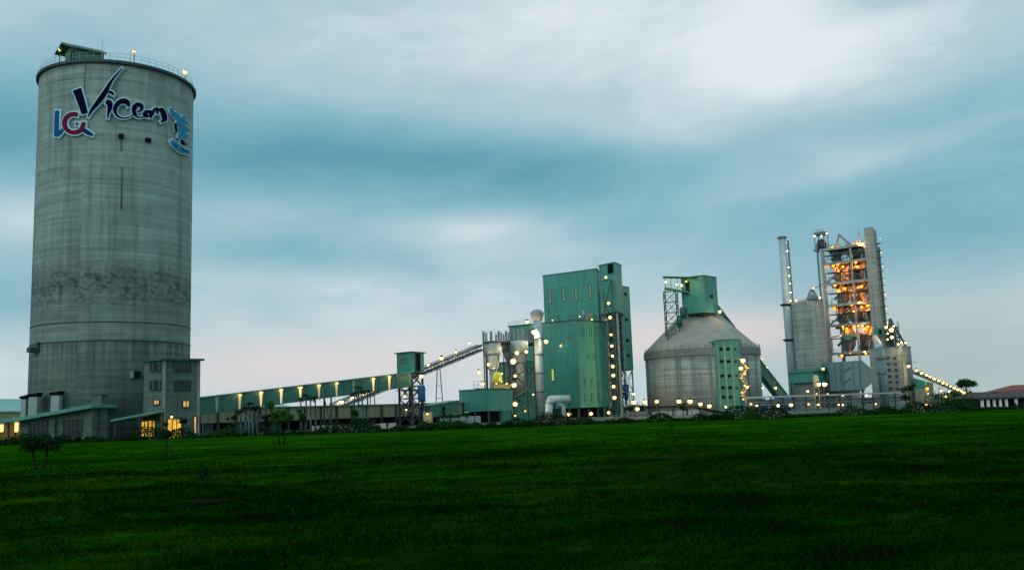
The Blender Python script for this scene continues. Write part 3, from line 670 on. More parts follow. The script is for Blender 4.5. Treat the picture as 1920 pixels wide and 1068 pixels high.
q = P(246, 814, 128.6); bx_ = thing('electric_cabinet', 'small dark reddish cabinet at the silo foot under the canopy edge', 'cabinet', (q.x, q.y, 0))
MB().box((q.x, q.y, 0.65), (0.9, 0.5, 1.0)).build('body', plain('maroon_paint', (0.05, 0.012, 0.018), 0.6), bx_); MB().box((q.x, q.y, 1.17), (1.0, 0.6, .06)).build('lid', M['steel'], bx_)
for s_ in (-.3, .3): MB().box((q.x+s_, q.y, 0.07), (.1, .4, .15)).build('foot', M['steel'], bx_)

# ================================================================== ENCLOSED GALLERY
def gallery(name, label, cat, a, b, h, wd, mat, n, strips=None, group=None):
    """box gallery from a to b (front bottom edge line), split in n panels; strips: {index: material}"""
    a = Vector(a); b = Vector(b); g_ = thing(name, label, cat, (a.x, a.y, 0), group)
    d = b-a; hd = Vector((d.x, d.y, 0)).normalized(); nb = Vector((-hd.y, hd.x, 0)); up = Vector((0, 0, 1))
    mb = MB(); bb = [a+nb*0.06, b+nb*0.06, b+nb*wd, a+nb*wd]; mb.hexa(bb+[p+up*(h-0.05) for p in bb]); mb.build('tube', M[mat], g_)
    rb = [a-nb*0.25+up*h, b-nb*0.25+up*h, b+nb*(wd+.25)+up*h, a+nb*(wd+.25)+up*h]
    MB().hexa(rb+[p+up*0.16 for p in rb]).build('roof', M['mid'], g_)
    for i in range(n):
        p = a.lerp(b, (i+0.03)/n); q = a.lerp(b, (i+0.97)/n)
        MB().hexa([p, q, q+nb*.05, p+nb*.05, p+up*(h-.04), q+up*(h-.04), q+nb*.05+up*(h-.04), p+nb*.05+up*(h-.04)]).build('panel', M[mat], g_)
    if strips:
        for tt, mt in strips:
            p = a.lerp(b, tt)-nb*0.05; s0 = d.normalized()*.5; lampat(g_, p-nb*.28+up*(h-.25), 's') if mt in ('striplit', 'stripmid') else None
            MB().hexa([p-s0*.22+up*.12, p+s0*.22+up*.12, p+s0*.22+up*.12+nb*.04, p-s0*.22+up*.12+nb*.04, p-s0*.62+up*(h-.08), p+s0*.62+up*(h-.08), p+s0*.62+up*(h-.08)+nb*.04, p-s0*.62+up*(h-.08)+nb*.04]).build('lit_strip', M[mt], g_)
    return g_, a, b, nb
ga = P(372, 786 - 8, 148); gb = P(772, 724.5, 178)
def tpar(px):                                        # parameter of the gallery line at a pixel column
    lo, hi = 0., 1.
    for _ in range(30):
        m_ = (lo+hi)/2; q = ga.lerp(gb, m_)-EYE; x = CX+F_PX*q.dot(Rv)/q.dot(Fv)
        if x < px: lo = m_
        else: hi = m_
    return lo
hG = 2.65
st = [(tpar(px), k) for px, k in ((406, 'stripdim'), (449, 'stripmid'), (489, 'striplit'), (527, 'striplit'), (563, 'striplit'), (598, 'stripmid'), (631, 'stripmid'), (663, 'stripdim'), (700, 'striplit'), (730, 'striplit'))]
gal, _, _, nbg = gallery('conveyor_gallery', 'long enclosed green conveyor gallery rising from the silo to the transfer tower', 'conveyor gallery', ga, gb, hG, 2.6, 'green2', 11, st)
for px in (500, 622):
    q = ga.lerp(gb, tpar(px)); mb = MB()
    for s_ in (0.2, 2.4):
        p = q+nbg*s_; mb.beam((p.x, p.y, 0), (p.x, p.y, p.z), 0.25)
    mb.beam((q.x+nbg.x*.2, q.y+nbg.y*.2, 0), (q.x+nbg.x*2.4, q.y+nbg.y*2.4, q.z), 0.15); mb.build('trestle', M['steel'], gal)

# transfer tower
L, C, Rr = XY(744, 680, 181), XY(772, 680, 178.0), XY(795, 680, 182)
fp = para(L, C, Rr); tt = thing('transfer_tower', 'small green box house on steel legs where the two conveyors meet', 'tower', (C[0], C[1], 0))
z0, z1 = ZH(772, 697, 178), ZH(772, 660, 178)
MB().prism(fp, z0, z1).build('wall', M['green'], tt)
MB().prism(inset(fp, -0.5), z1, z1+.18).build('roof', M['greentrim'], tt)
win(tt, L, C, 752, 671, 761, 679, 'louvre', 'louvre', (2, 2), 'louvre'); win(tt, C, Rr, 779, 663, 787, 695, 'black', 'greentrim', (0, 0), 'doorway')
fi = inset(fp, 0.4); legs(tt, fi, 0, z0-0.003, 0.42); braces(tt, fi, 0.5, z0-.2, 4, 0.18)
for k in (1, 2):
    MB().prism(inset(fp, 0.1 if k == 1 else -0.3), z0*k/3, z0*k/3+.15).build('platform', M['steel'], tt)
lamp(tt, 790, 705, 177.5); lamp(tt, 758, 742, 179, 's'); lamp(tt, 762, 768, 179, 's'); lamp(tt, 760, 725, 179, 's')
q = P(790, 720, 176.6); bt = thing('blue_filter_vessel', 'upright dark blue filter vessel beside the transfer tower legs', 'vessel', (q.x, q.y, 0))
z1 = q.z; z0 = ZH(790, 753, 176.6)
MB().lathe([(0.55, z0), (0.72, z0+.5), (0.72, z1-.4), (0.3, z1)], (q.x, q.y, 0), 16).build('body', M['blue'], bt)
MB().lathe([(0.15, 0), (0.15, z0), (.5, z0+.001)], (q.x, q.y, 0), 10).build('outlet_pipe', M['steel'], bt)
for s_ in (-.6, .6): MB().beam((q.x+s_, q.y+.4, 0), (q.x+s_, q.y+.4, z0+.8), 0.14).build('leg', M['steel'], bt)
q = P(802, 765, 172); sh = thing('pump_shed', 'small orange-lit shed at the foot of the transfer tower', 'shed', (q.x, q.y, 0))
MB().box((q.x, q.y, 1.3), (1.6, 1.4, 2.6)).build('wall', M['beige'], sh); MB().box((q.x, q.y, 2.7), (2.0, 1.8, 0.15)).build('roof', M['steel'], sh); lampat(sh, (q.x, q.y-1.0, 2.2), 's')

# ================================================================== OPEN CONVEYOR
def truss(name, label, a, b, h, wd, nseg, mat='grey', cat='conveyor', cover=None):
    a = Vector(a); b = Vector(b); g_ = thing(name, label, cat, (a.x, a.y, 0)); d = b-a
    hd = Vector((d.x, d.y, 0)).normalized(); nb = Vector((-hd.y, hd.x, 0)); up = Vector((0, 0, 1))
    for s_ in (0, wd):
        mb = MB()
        for z in (0, h): mb.beam(a+nb*s_+up*z, b+nb*s_+up*z, 0.16)
        for i in range(nseg):
            p = a.lerp(b, i/nseg)+nb*s_; q = a.lerp(b, (i+1)/nseg)+nb*s_
            mb.beam(p, p+up*h, 0.1); mb.beam(p+up*h*(i % 2), q+up*h*((i+1) % 2), 0.1)
        mb.build('side_truss', M[mat], g_)
    MB().beam(a+nb*wd/2+up*0.3, b+nb*wd/2+up*0.3, wd*0.9, 0.3).build('belt_deck', M['steel'], g_)
    if cover: MB().beam(a+nb*wd/2+up*(h*.8), b+nb*wd/2+up*(h*.8), wd*.75, h*.3).build('belt_cover', M[cover], g_)
    return g_, nb
a = P(628, 771, 205); b = P(906, 657, 236)
cv_, nbc = truss('open_conveyor', 'open steel truss conveyor climbing behind the transfer tower to the mill', a, b, 1.7, 2.2, 26, 'bgrib', cover='grey')
for px, py, k in ((622, 761, 's'), (641, 753, 'n'), (663, 744.5, 'n'), (685, 736, 'n'), (804, 684, 'n'), (828, 671, 'n'), (855, 659, 'n'), (880, 643, 'n')):
    Y_ = 205+(px-628)/278*31; q = P(px, py, Y_); lampat(cv_, q, k)
    f_ = (px-628)/278; zc = a.z+(b.z-a.z)*f_; MB().beam((q.x, q.y, zc+1), (q.x, q.y, q.z), 0.08).build('lamp_post', M['steel'], cv_)
mb = MB()
for dx in (-1.1, 1.1):
    t0 = P(822, 690, 226); mb.beam((t0.x+dx*.3, 226.5, t0.z), (t0.x+dx, 226.5, 0), 0.22)
for z in (3, 6, 9): mb.beam((t0.x-.9+z*.04, 226.5, z), (t0.x+.9-z*.04, 226.5, z), .12)
mb.build('trestle', M['bgrib'], cv_)
mb = MB(); t0 = P(697, 737, 212)
for dx in (-.9, .9): mb.beam((t0.x+dx*.4, 213, t0.z), (t0.x+dx, 213, 0), .2)
mb.build('trestle', M['bgrib'], cv_)

# ================================================================== BEIGE LONG SHED
A, B = XY(374, 770, 168), XY(868, 770, 205)
ls = thing('storage_shed', 'long low open storage shed with beige panels under the conveyor gallery', 'shed', ((A[0]+B[0])/2, (A[1]+B[1])/2, 0))
zt = ZH(600, 762, 186.5); zb = ZH(600, 785.5, 186.5)
ev = Vector((B[0]-A[0], B[1]-A[1], 0)); LL = ev.length; ev.normalize(); nv = Vector((-ev.y, ev.x, 0))
def on(s_, o_): return (A[0]+ev.x*s_+nv.x*o_, A[1]+ev.y*s_+nv.y*o_)
npan = 17
for i in range(npan):
    s0, s1 = LL*(i+.04)/npan, LL*(i+.96)/npan
    MB().prism([on(s0, 0), on(s1, 0), on(s1, .2), on(s0, .2)], zb, zt).build('panel', M['beige'], ls)
for i in range(npan+1):
    s0 = LL*i/npan; p = on(s0, -.05); MB().box((p[0], p[1], zt/2), (0.36, 0.4, zt-.02), math.atan2(ev.y, ev.x)).build('post', M['steel'], ls)
MB().prism([on(-.5, -.4), on(LL+.5, -.4), on(LL+.5, 14), on(-.5, 14)], zt, zt+.18).build('roof', M['beige'], ls)
MB().prism([on(0, 9), on(LL, 9), on(LL, 9.3), on(0, 9.3)], 0, zt-.01).build('bay_shade_slab', M['black'], ls)  # black slab: the dark of the open bays is put into its colour
for x0, x1, mt in ((392, 412, 'bluegrey'), (440, 490, 'green'), (505, 541, 'green')):
    p = wallpt(A, B, x0, 795); q = wallpt(A, B, x1, 795); s0 = (Vector((p.x-A[0], p.y-A[1], 0))).dot(ev); s1 = (Vector((q.x-A[0], q.y-A[1], 0))).dot(ev)
    MB().prism([on(s0, 3), on(s1, 3), on(s1, 3.3), on(s0, 3.3)], 0, zb-.05).build('screen_wall', M[mt], ls)
# low pale barriers in the shed
for i, (x0, x1) in enumerate(((582, 598), (603, 617), (619, 632), (634, 652), (655, 664), (712, 724), (728, 742))):
    p = P(x0, 800, 160); q = P(x1, 800, 160); h_ = max(0.5, p.z*1.0)
    bb = MB(); bb.prism([(p.x, p.y), (q.x, q.y), (q.x, q.y+.6), (p.x, p.y+.6)], 0, 0.85)
    bb.build('concrete_barrier', M['whitish'], None, label='pale %s barrier, %s before the beige shed' % (('short', 'square', 'narrow', 'longest', 'smallest', 'chipped', 'wide')[i], ('leftmost of the row', 'second from left of the row', 'third from left of the row', 'in the middle of the row', 'just left of the wheeled cart', 'just right of the wheeled cart', 'rightmost of the row')[i]), cat='barrier', group='pale barriers in front of the beige shed')
q = G0(702, 799); q = Vector((q.x*1.0, q.y, 0)); kx = P(702, 799, 150)
ct = thing('utility_cart', 'small dark motor cart with orange body parked before the beige shed', 'vehicle', (kx.x, 150, 0))
MB().hexa([(kx.x-.9, 149.5, .45), (kx.x+.9, 149.5, .45), (kx.x+.9, 150.6, .45), (kx.x-.9, 150.6, .45), (kx.x-.8, 149.6, .95), (kx.x+.7, 149.6, .8), (kx.x+.7, 150.5, .8), (kx.x-.8, 150.5, .95)]).build('body', M['orange'], ct)
MB().hexa([(kx.x-.7, 149.6, .953), (kx.x+.2, 149.6, .953), (kx.x+.2, 150.5, .953), (kx.x-.7, 150.5, .953), (kx.x-.55, 149.65, 1.75), (kx.x+.05, 149.65, 1.7), (kx.x+.05, 150.45, 1.7), (kx.x-.55, 150.45, 1.75)]).build('cab', M['black'], ct)
for sx in (-.6, .6):
    for sy in (149.42, 150.68): MB().tube((kx.x+sx, sy-.1, .36), (kx.x+sx, sy+.1, .36), .36, n=14).build('wheel', M['rubber'], ct)
MB().ball((kx.x+.9, 149.7, .62), .1, 8, 6).build('headlight', M['whitish'], ct)

# short green gallery into the low green building
gallery('short_gallery', 'short green enclosed gallery running into the low green building', 'conveyor gallery', P(806, 783, 186), P(862, 772, 196), 2.35, 2.4, 'green2', 3)
# ================================================================== LOW GREEN BUILDING
L, C, Rr = XY(861, 750, 206), XY(916, 750, 200), XY(961, 750, 207)
fp = para(L, C, Rr); lg = thing('low_green_building', 'low green clad box building raised on short legs left of the mill', 'building', (C[0], C[1], 0))
z0, z1 = ZH(916, 770, 200), ZH(916, 729, 200)
MB().prism(fp, z0, z1).build('wall', M['green'], lg); MB().prism(inset(fp, -.25), z1, z1+.15).build('roof', M['greentrim'], lg)
fi = inset(fp, .5); legs(lg, fi+[((fi[0][0]+fi[1][0])/2, (fi[0][1]+fi[1][1])/2), ((fi[1][0]+fi[2][0])/2, (fi[1][1]+fi[2][1])/2)], 0, z0, .45)
p = XY(949, 775, 200); MB().box((p[0], p[1], (z0-.02)/2), (2.1, 1.5, z0-.02)).build('lower_cabin', M['green2'], lg)
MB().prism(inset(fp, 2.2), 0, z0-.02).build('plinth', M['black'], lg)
p = P(890, 775, 212); q = P(878, 790, 205)
for i, px in enumerate((868, 884, 896)):
    pp = XY(px, 778, 196); MB().box((pp[0], pp[1], .75), (1.1, .8, 1.5)).build('crate', M['whitish'], None, label=('pale crate under the left corner', 'pale crate under the middle', 'pale crate under the right part')[i]+' of the low green building', cat='crate', group='pale crates under the low green building')

# ================================================================== VESSELS, FILTERS
def vessel(px0, px1, y0, ysh, yb, xb, Y_, label, mat='galv', lg_=True):
    a = P(px0, (y0+ysh)/2, Y_); b_ = P(px1, (y0+ysh)/2, Y_); cx = (a.x+b_.x)/2; rr = (b_.x-a.x)/2
    zt, zs, zb_ = ZH((px0+px1)/2, y0, Y_), ZH((px0+px1)/2, ysh, Y_), ZH((px0+px1)/2, yb, Y_)
    v_ = thing('cyclone_vessel', label, 'vessel', (cx, Y_, 0), 'silver vessels beside the mill')
    MB().lathe([(rr, zs), (rr, zt-.3), (rr*.9, zt), (rr*.3, zt+.25)], (cx, Y_, 0), 32).build('body', M[mat], v_)
    MB().lathe([(xb, zb_), (rr-.003, zs-.003)], (cx, Y_, 0), 32, 0, False).build('cone', M[mat], v_)
    MB().lathe([(xb*.8, 5.5), (xb*.8, zb_+.1)], (cx, Y_, 0), 16).build('outlet_pipe', M['grey'], v_)
    MB().lathe([(rr+.02, zs-.1), (rr+.12, zs-.1), (rr+.12, zs+.12), (rr+.02, zs+.12)], (cx, Y_, 0), 32, 0, False, False).build('band', M['bgrib'], v_)
    for k in range(4):
        t_ = math.pi/4+k*math.pi/2; MB().beam((cx+rr*1.03*math.cos(t_), Y_+rr*1.03*math.sin(t_), 0), (cx+rr*1.03*math.cos(t_), Y_+rr*1.03*math.sin(t_), zs), .22).build('leg', M['steel'], v_)
    return v_, cx, rr, zt, zs
v1 = vessel(908, 939, 640, 666, 692, 1.15, 214, 'tall silver vessel with tapered bottom, furthest left beside the mill')
v2 = vessel(941, 961, 640, 658, 676, .5, 222, 'slim silver vessel between the two bigger ones', 'galv')
v3 = vessel(956, 991, 640, 664, 680, 1.3, 219, 'wide silver vessel lit by a bright lamp under the blue-grey box')
lamp(v3[0], 969, 661, 215, 'h'); lamp(v3[0], 987, 659, 215.5, 'n'); lamp(v3[0], 962, 677, 214, 'h')
lamp(v1[0], 916, 683, 210.5, 'n')
# screen platform above vessels
pf = thing('filter_platform', 'railed steel platform with pale slatted screens above the silver vessels', 'platform', P(930, 640, 216))
a = P(905, 641, 212); b = P(957, 641, 214); zt = ZH(930, 621, 213)
MB().prism([(a.x, 211.5), (b.x, 212.5), (b.x, 226), (a.x, 225)], a.z-.1, a.z+.12).build('deck', M['steel'], pf)
for i in range(11):
    f0, f1 = (i+.08)/11, (i+.78)/11
    if i in (2, 4): continue
    x0, x1 = a.x+(b.x-a.x)*f0, a.x+(b.x-a.x)*f1
    MB().prism([(x0, 211.7+f0), (x1, 211.7+f1), (x1, 211.8+f1), (x0, 211.8+f0)], a.z+.2, zt-.35*(i % 3)).build('screen', M['grey' if i % 3 else 'bluegrey'], pf)
for i in range(12):
    x0 = a.x+(b.x-a.x)*i/11; MB().beam((x0, 211.6+i/11, a.z), (x0, 211.6+i/11, zt+.1), .08).build('post', M['grey'], pf)
legs(pf, [(a.x+.2, 212), (b.x-.2, 213), (a.x+.2, 224.8), (b.x-.2, 225.5)], 0, a.z-.1, .3)
lamp(pf, 905, 719, 210, 'n'); lamp(pf, 898, 697, 211, 'n')
railing(pf, [P(888, 727, 210), P(912, 727, 209)], 1.5, 1.0)
MB().beam(P(888, 728, 211), P(912, 728, 211), 1.5, .15).build('lower_deck', M['steel'], pf)
# blue grey box
L, C, Rr = XY(957, 630, 222), XY(959, 630, 219), XY(1003, 630, 221)
fp = [XY(957, 630, 219), XY(1003, 630, 219.5), XY(1005, 630, 230), XY(960, 630, 230)]
bb = thing('filter_house', 'blue-grey sheet metal box above the lit vessel beside the exhaust stack', 'filter house', mid(fp))
z0, z1 = ZH(980, 641, 219), ZH(980, 616, 219)
MB().prism(fp, z0, z1).build('wall', M['bluegrey'], bb)
for i in range(6):
    f_ = (i+.5)/6; x = fp[0][0]+(fp[1][0]-fp[0][0])*f_; MB().box((x, fp[0][1]+.4*f_-.08, (z0+z1)/2), (.16, .16, z1-z0-.1)).build('rib', M['bgrib'], bb)
MB().prism(inset(fp, -.4), z0-.25, z0-.003).build('floor', M['steel'], bb); legs(bb, inset(fp, .6), 0, z0-.25, .35)
lamp(bb, 1001, 622, 217.5, 'h')
# green process block with stairs
L, C, Rr = XY(933, 720, 228), XY(962, 720, 222), XY(1004, 720, 226)
fp = para(L, C, Rr); gp = thing('process_block', 'dark green process block behind the lit zigzag stair', 'building', mid(fp))
MB().prism(fp, 0, ZH(962, 677, 222)).build('wall', M['green'], gp); MB().prism(inset(fp, -.2), ZH(962, 677, 222), ZH(962, 677, 222)+.15).build('roof', M['greentrim'], gp)
for y0 in (690, 715, 742):
    win(gp, C, Rr, 990, y0, 994, y0+8, 'slit', 'steel', (0, 0))
q = P(933, 714, 212); dm = thing('motor_hood', 'yellow-green lit rounded hood standing on the low green building roof', 'motor hood', (q.x, q.y, q.z))
MB().lathe([(1.05, -.6), (1.05, .8), (.95, 1.4), (.6, 2.0), (.1, 2.25)], q, 24).build('hood', plain('yellow_green_paint', (.42, .50, .06), .5), dm)
MB().lathe([(1.2, -.9), (1.2, -.603)], q, 24).build('base', M['steel'], dm); lamp(dm, 941, 700, 209.5, 's'); lamp(dm, 926, 690, 209.5, 's')
a = P(926, 725, 208); b = P(957, 725, 208); od = thing('lit_roof_deck', 'orange lit deck strip along the low green building roof edge', 'deck', a)
MB().prism([(a.x, 207.6), (b.x, 207.6), (b.x, 212), (a.x, 212)], a.z-.3, a.z+.5).build('deck', M['cream'], od); railing(od, [(a.x, 207.7, a.z+.5), (b.x, 207.7, a.z+.5)], 1.0, 1.2); lamp(od, 931, 719, 206.8, 's'); lamp(od, 950, 719, 206.8, 's')
# zigzag stair
stt = thing('zigzag_stair', 'lamp-lit zigzag steel stair beside the exhaust stack', 'stair', P(975, 785, 213))
lv = [(963, 782), (990, 765), (966, 744), (992, 726), (966, 706), (990, 690)]
for i, ((xa, ya), (xb_, yb)) in enumerate(zip(lv[:-1], lv[1:])):
    a = P(xa, ya, 212+(i % 2)); b = P(xb_, yb, 212+(i % 2))
    if i == 0: a.z = max(a.z, 0)
    mb = MB()
    for dy in (0, 1.0):
        o = Vector((0, dy, 0)); mb.beam(a+o, b+o, .1, .3); mb.beam(a+o+Vector((0, 0, 1)), b+o+Vector((0, 0, 1)), .07)
    for k in range(12):
        p = a.lerp(b, (k+.5)/12); mb.box((p.x, p.y+.5, p.z+.1), (.28, .9, .05))
    mb.build('flight', M['steel'], stt)
for i, (xa, ya) in enumerate(lv[1:]):
    p = P(xa, ya, 212.8); MB().box((p.x+(.6 if i % 2 == 0 else -.6), 213.2, p.z), (1.8, 2.6, .12)).build('landing', M['steel'], stt)
for px in (961, 998):
    for Y_ in (211.8, 214.5): q = XY(px, 740, Y_); MB().beam((q[0], q[1], 0), (q[0], q[1], ZH(px, 684, Y_)), .18).build('post', M['steel'], stt)
for px, py, k in ((966, 704, 'p'), (964, 721.5, 'h'), (966, 757, 'h'), (1000, 739, 's'), (985, 770, 's'), (966, 779, 's')): lamp(stt, px, py, 211, k)
# exhaust stack
q = P(1011, 690, 218); stk = thing('exhaust_stack', 'silver exhaust stack with flared cowl in front of the green mill', 'stack', (q.x, q.y, 0))
zt = ZH(1011, 600, 218)
rs = .98
mb = MB().lathe([(rs, 0), (rs, zt)], (q.x, q.y, 0), 28); mb.build('shaft', M['galv'], stk)
MB().lathe([(rs+.01, zt-.1), (1.1, zt), (1.65, zt+1.5), (1.65, zt+1.75), (.9, zt+2.4), (.1, zt+2.6)], (q.x, q.y, 0), 28).build('cowl', M['grey'], stk)
for py in (635, 665, 700, 735): z = ZH(1011, py, 218); MB().lathe([(rs, z), (rs+.3, z), (rs+.3, z+.15), (rs, z+.15)], (q.x, q.y, 0), 28, 0, False, False).build('collar', M['steel'], stk)
mb = MB()
for s_ in (.25, .75): mb.beam((q.x+s_+.3, q.y-rs*.75, 1), (q.x+s_+.3, q.y-rs*.75, zt-2), .07)
for i in range(40): z = 1+i*(zt-4)/40; mb.beam((q.x+.55, q.y-rs*.75, z), (q.x+1.05, q.y-rs*.75, z), .06)
mb.build('ladder', M['steel'], stk); lamp(stk, 1024, 640, 216.8, 'n')
# bent duct at the foot
dc = thing('bent_duct', 'thick silver duct bending over beside the stack foot', 'duct', P(1040, 770, 214))
a = P(1029, 784, 212); b = P(1029, 757, 212); c2 = P(1033, 748, 212); d2 = P(1068, 747, 213); e2 = P(1072, 760, 213.5); f3 = P(1072, 784, 214)
MB().path([(a.x, a.y, 0), b, c2, d2], 0.85, 16).build('pipe', M['galv'], dc)
MB().path([P(1046, 756, 212.5), P(1056, 762, 212), (P(1058, 784, 212).x, 212, 0)], 0.5, 12).build('branch_pipe', M['grey'], dc)
for px in (1040, 1050, 1068): q_ = XY(px, 765, 213.6); MB().beam((q_[0], q_[1], 0), (q_[0], q_[1], c2.z-.8), .35).build('leg', M['steel'], dc)

# ================================================================== GREEN MILL BUILDING
L, C, Rr = XY(957, 690, 252), XY(1086, 690, 240), XY(1143, 690, 249)
fp = para(L, C, Rr); ml = thing('mill_building', 'large green clad mill building with the row of lamps up its right edge', 'building', (C[0], C[1], 0))
z0 = ZH(1086, 764, 240); z1 = ZH(1086, 600, 240)
MB().prism(fp, z0, z1).build('wall', M['green'], ml); MB().prism(inset(fp, -.35), z1, z1+.3).build('roof', M['greentrim'], ml)
for px in (1093, 1107, 1119, 1131): win(ml, C, Rr, px-1.3, 614, px+1.3, 629, 'slitdim', 'greentrim', (0, 0), fw=.06)
for px in (1103, 1114): win(ml, C, Rr, px-1.2, 664, px+1.2, 673, 'slitdim', 'greentrim', (0, 0), fw=.06)
for px in (1097, 1110, 1122):
    win(ml, C, Rr, px-1.3, 709, px+1.3, 722, 'slitdim', 'greentrim', (0, 0), fw=.06); win(ml, C, Rr, px-1.3, 738, px+1.3, 752, 'slitdim', 'greentrim', (0, 0), fw=.06)
win(ml, L, C, 1034.5, 692, 1039, 713, 'yellowlit', 'greentrim', (0, 0)); win(ml, L, C, 1052, 640, 1055, 648, 'slitdim', 'greentrim', (0, 0))
win(ml, L, C, 1066, 628, 1070, 634, 'louvre', 'louvre', (1, 0), 'louvre')
fi = inset(fp, 1.2); pl = []
for i in range(4):
    for k in range(3): a_, b_ = fi[i], fi[(i+1) % 4]; pl.append((a_[0]+(b_[0]-a_[0])*k/3, a_[1]+(b_[1]-a_[1])*k/3))
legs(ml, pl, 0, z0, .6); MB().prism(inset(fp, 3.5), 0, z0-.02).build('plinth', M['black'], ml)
railing(ml, [(*L, z1+.3), (*C, z1+.3), (*Rr, z1+.3)], 1.1, 2.5)
q = P(1104, 590, 246); MB().box((q.x, q.y, z1+1.3), (1.8, 1.5, 2.0)).build('roof_unit', M['louvre'], ml); MB().tube((q.x-1.4, q.y, z1+.3), (q.x-1.4, q.y, z1+3.2), .25, n=10).build('roof_vent', M['grey'], ml)
for px, py, Y_, k in ((988, 603, 247, 'n'), (1087, 593, 241, 's'), (1036, 600, 245, 's'), (1110, 599, 244, 's'), (1067, 776, 237, 'n'), (1108, 775, 240, 'n'), (1141, 773, 243, 'n'), (1051, 648, 243, 's')): lamp(ml, px, py, Y_, k)
# tall head building
L, C, Rr = XY(1019.5, 560, 262), XY(1121, 560, 252), XY(1128, 560, 262)
fp = para(L, C, Rr); tb = thing('tall_mill_tower', 'tallest green clad tower block rising behind the mill roof', 'building', mid(fp))
z1 = ZH(1121, 504, 252)
MB().prism(fp, 0, z1).build('wall', M['green'], tb); MB().prism(inset(fp, -.25), z1, z1+.2).build('roof', M['greentrim'], tb)
for px in (1031, 1057, 1080, 1107):
    yy = 556-(px-1031)*.11; win(tb, L, C, px-2, yy-13, px+2, yy+12, 'slit', 'greentrim', (0, 2), fw=.08)
q = P(1125, 500, 255); MB().tube((q.x-.6, 258, z1), (q.x-.6, 258, z1+3.6), .05, .03, 6).build('lightning_rod', M['grey'], tb)
# elevator head
L, C, Rr = XY(1125, 540, 250), XY(1155, 540, 245), XY(1167, 540, 251)
fp = para(L, C, Rr); eh = thing('elevator_house', 'narrow green elevator head house topping the lamp-lit shaft', 'building', (C[0], C[1], 0))
z1 = ZH(1155, 492, 245); z0 = ZH(1155, 584, 245)
MB().prism(fp, z0, z1).build('wall', M['green'], eh); MB().prism(inset(fp, -.2), z1, z1+.2).build('roof', M['greentrim'], eh)
win(eh, L, C, 1140, 495, 1150, 512, 'black', 'greentrim', (0, 0), 'opening')
MB().prism(inset(fp, -.3), z0-.35, z0-.003).build('floor', M['steel'], eh)
fi = inset(fp, .5); legs(eh, fi, 0, z0-.35, .5, 'grey'); braces(eh, fi, .5, z0-.6, 9, .2, 'bgrib')
a, b_ = fi[0], fi[2]; cxm = (fi[0][0]+fi[2][0])/2; cym = (fi[0][1]+fi[2][1])/2
MB().box((cxm+.2, cym+.6, z0/2), (1.6, 1.2, z0-.8)).build('elevator_leg', M['green2'], eh)
MB().box((cxm+1.3, cym-.7, z0/2), (.5, .6, z0-.8)).build('elevator_leg', M['grey'], eh)
# lamp stair column
sc = thing('lamp_stair', 'slim stair column carrying the vertical string of ten lamps', 'stair', XY(1144, 780, 243)+(0,))
ys = [(1136, 520), (1141, 568), (1144, 595), (1145.5, 627), (1147, 648), (1148, 667), (1149, 686), (1150, 703), (1150.5, 724), (1152, 745)]
for k, (px, py) in enumerate(ys):
    lamp(sc, px, py, 242.4, 'n'); q = P(px, py+5, 243.2); MB().box((q.x, q.y+.3, q.z), (2.0, 1.6, .12)).build('landing', M['steel'], sc)
zz = [ZH(px, py+5, 243.2) for px, py in ys]; xx = P(1143, 600, 243).x
for i in range(9):
    mb = MB(); s_ = 1 if i % 2 else -1
    for dy in (0, .9): mb.beam((xx-s_*.9, 243.1+dy, zz[i]), (xx+s_*.9, 243.1+dy, zz[i+1]), .12, .25)
    mb.build('flight', M['steel'], sc)
for dx in (-1.1, 1.1):
    for dy in (242.8, 244.3): MB().beam((xx+dx, dy, 0), (xx+dx, dy, zz[0]-3 if dx < 0 else zz[0]), .16).build('post', M['steel'], sc)
# right slab
L, C, Rr = XY(1142, 620, 259), XY(1168, 620, 252), XY(1184, 620, 256)
fp = para(L, C, Rr); rs_ = thing('elevator_casing', 'tall narrow green casing on legs at the right edge of the mill', 'building', (C[0], C[1], 0))
z1 = ZH(1168, 536, 252); z0 = ZH(1168, 692, 252)
MB().prism(fp, z0, z1).build('wall', M['green'], rs_); MB().prism(inset(fp, -.2), z1, z1+.15).build('roof', M['greentrim'], rs_)
for py in (551, 599, 638, 666): win(rs_, C, Rr, 1170.5+(py-551)*.045, py-2.2, 1174.5+(py-551)*.045, py+2.2, 'black', 'greentrim', (0, 0))
fi = inset(fp, .4); legs(rs_, fi, 0, z0, .4, 'grey'); braces(rs_, fi, .5, z0-.1, 2, .15, 'bgrib'); lamp(rs_, 1188, 738, 250, 'n')
q = P(1174, 735, 250); bt = thing('blue_hopper', 'small blue hopper between the legs of the green casing', 'hopper', (q.x, q.y, 0))
MB().lathe([(.3, q.z-2.2), (.85, q.z-.8), (.85, q.z+1.9), (.4, q.z+2.2)], (q.x, q.y, 0), 16).build('body', M['blue'], bt)
for s_ in (-.9, .9): MB().beam((q.x+s_, q.y, 0), (q.x+s_, q.y, q.z), .14).build('leg', M['steel'], bt)
q = P(1128, 650, 270)

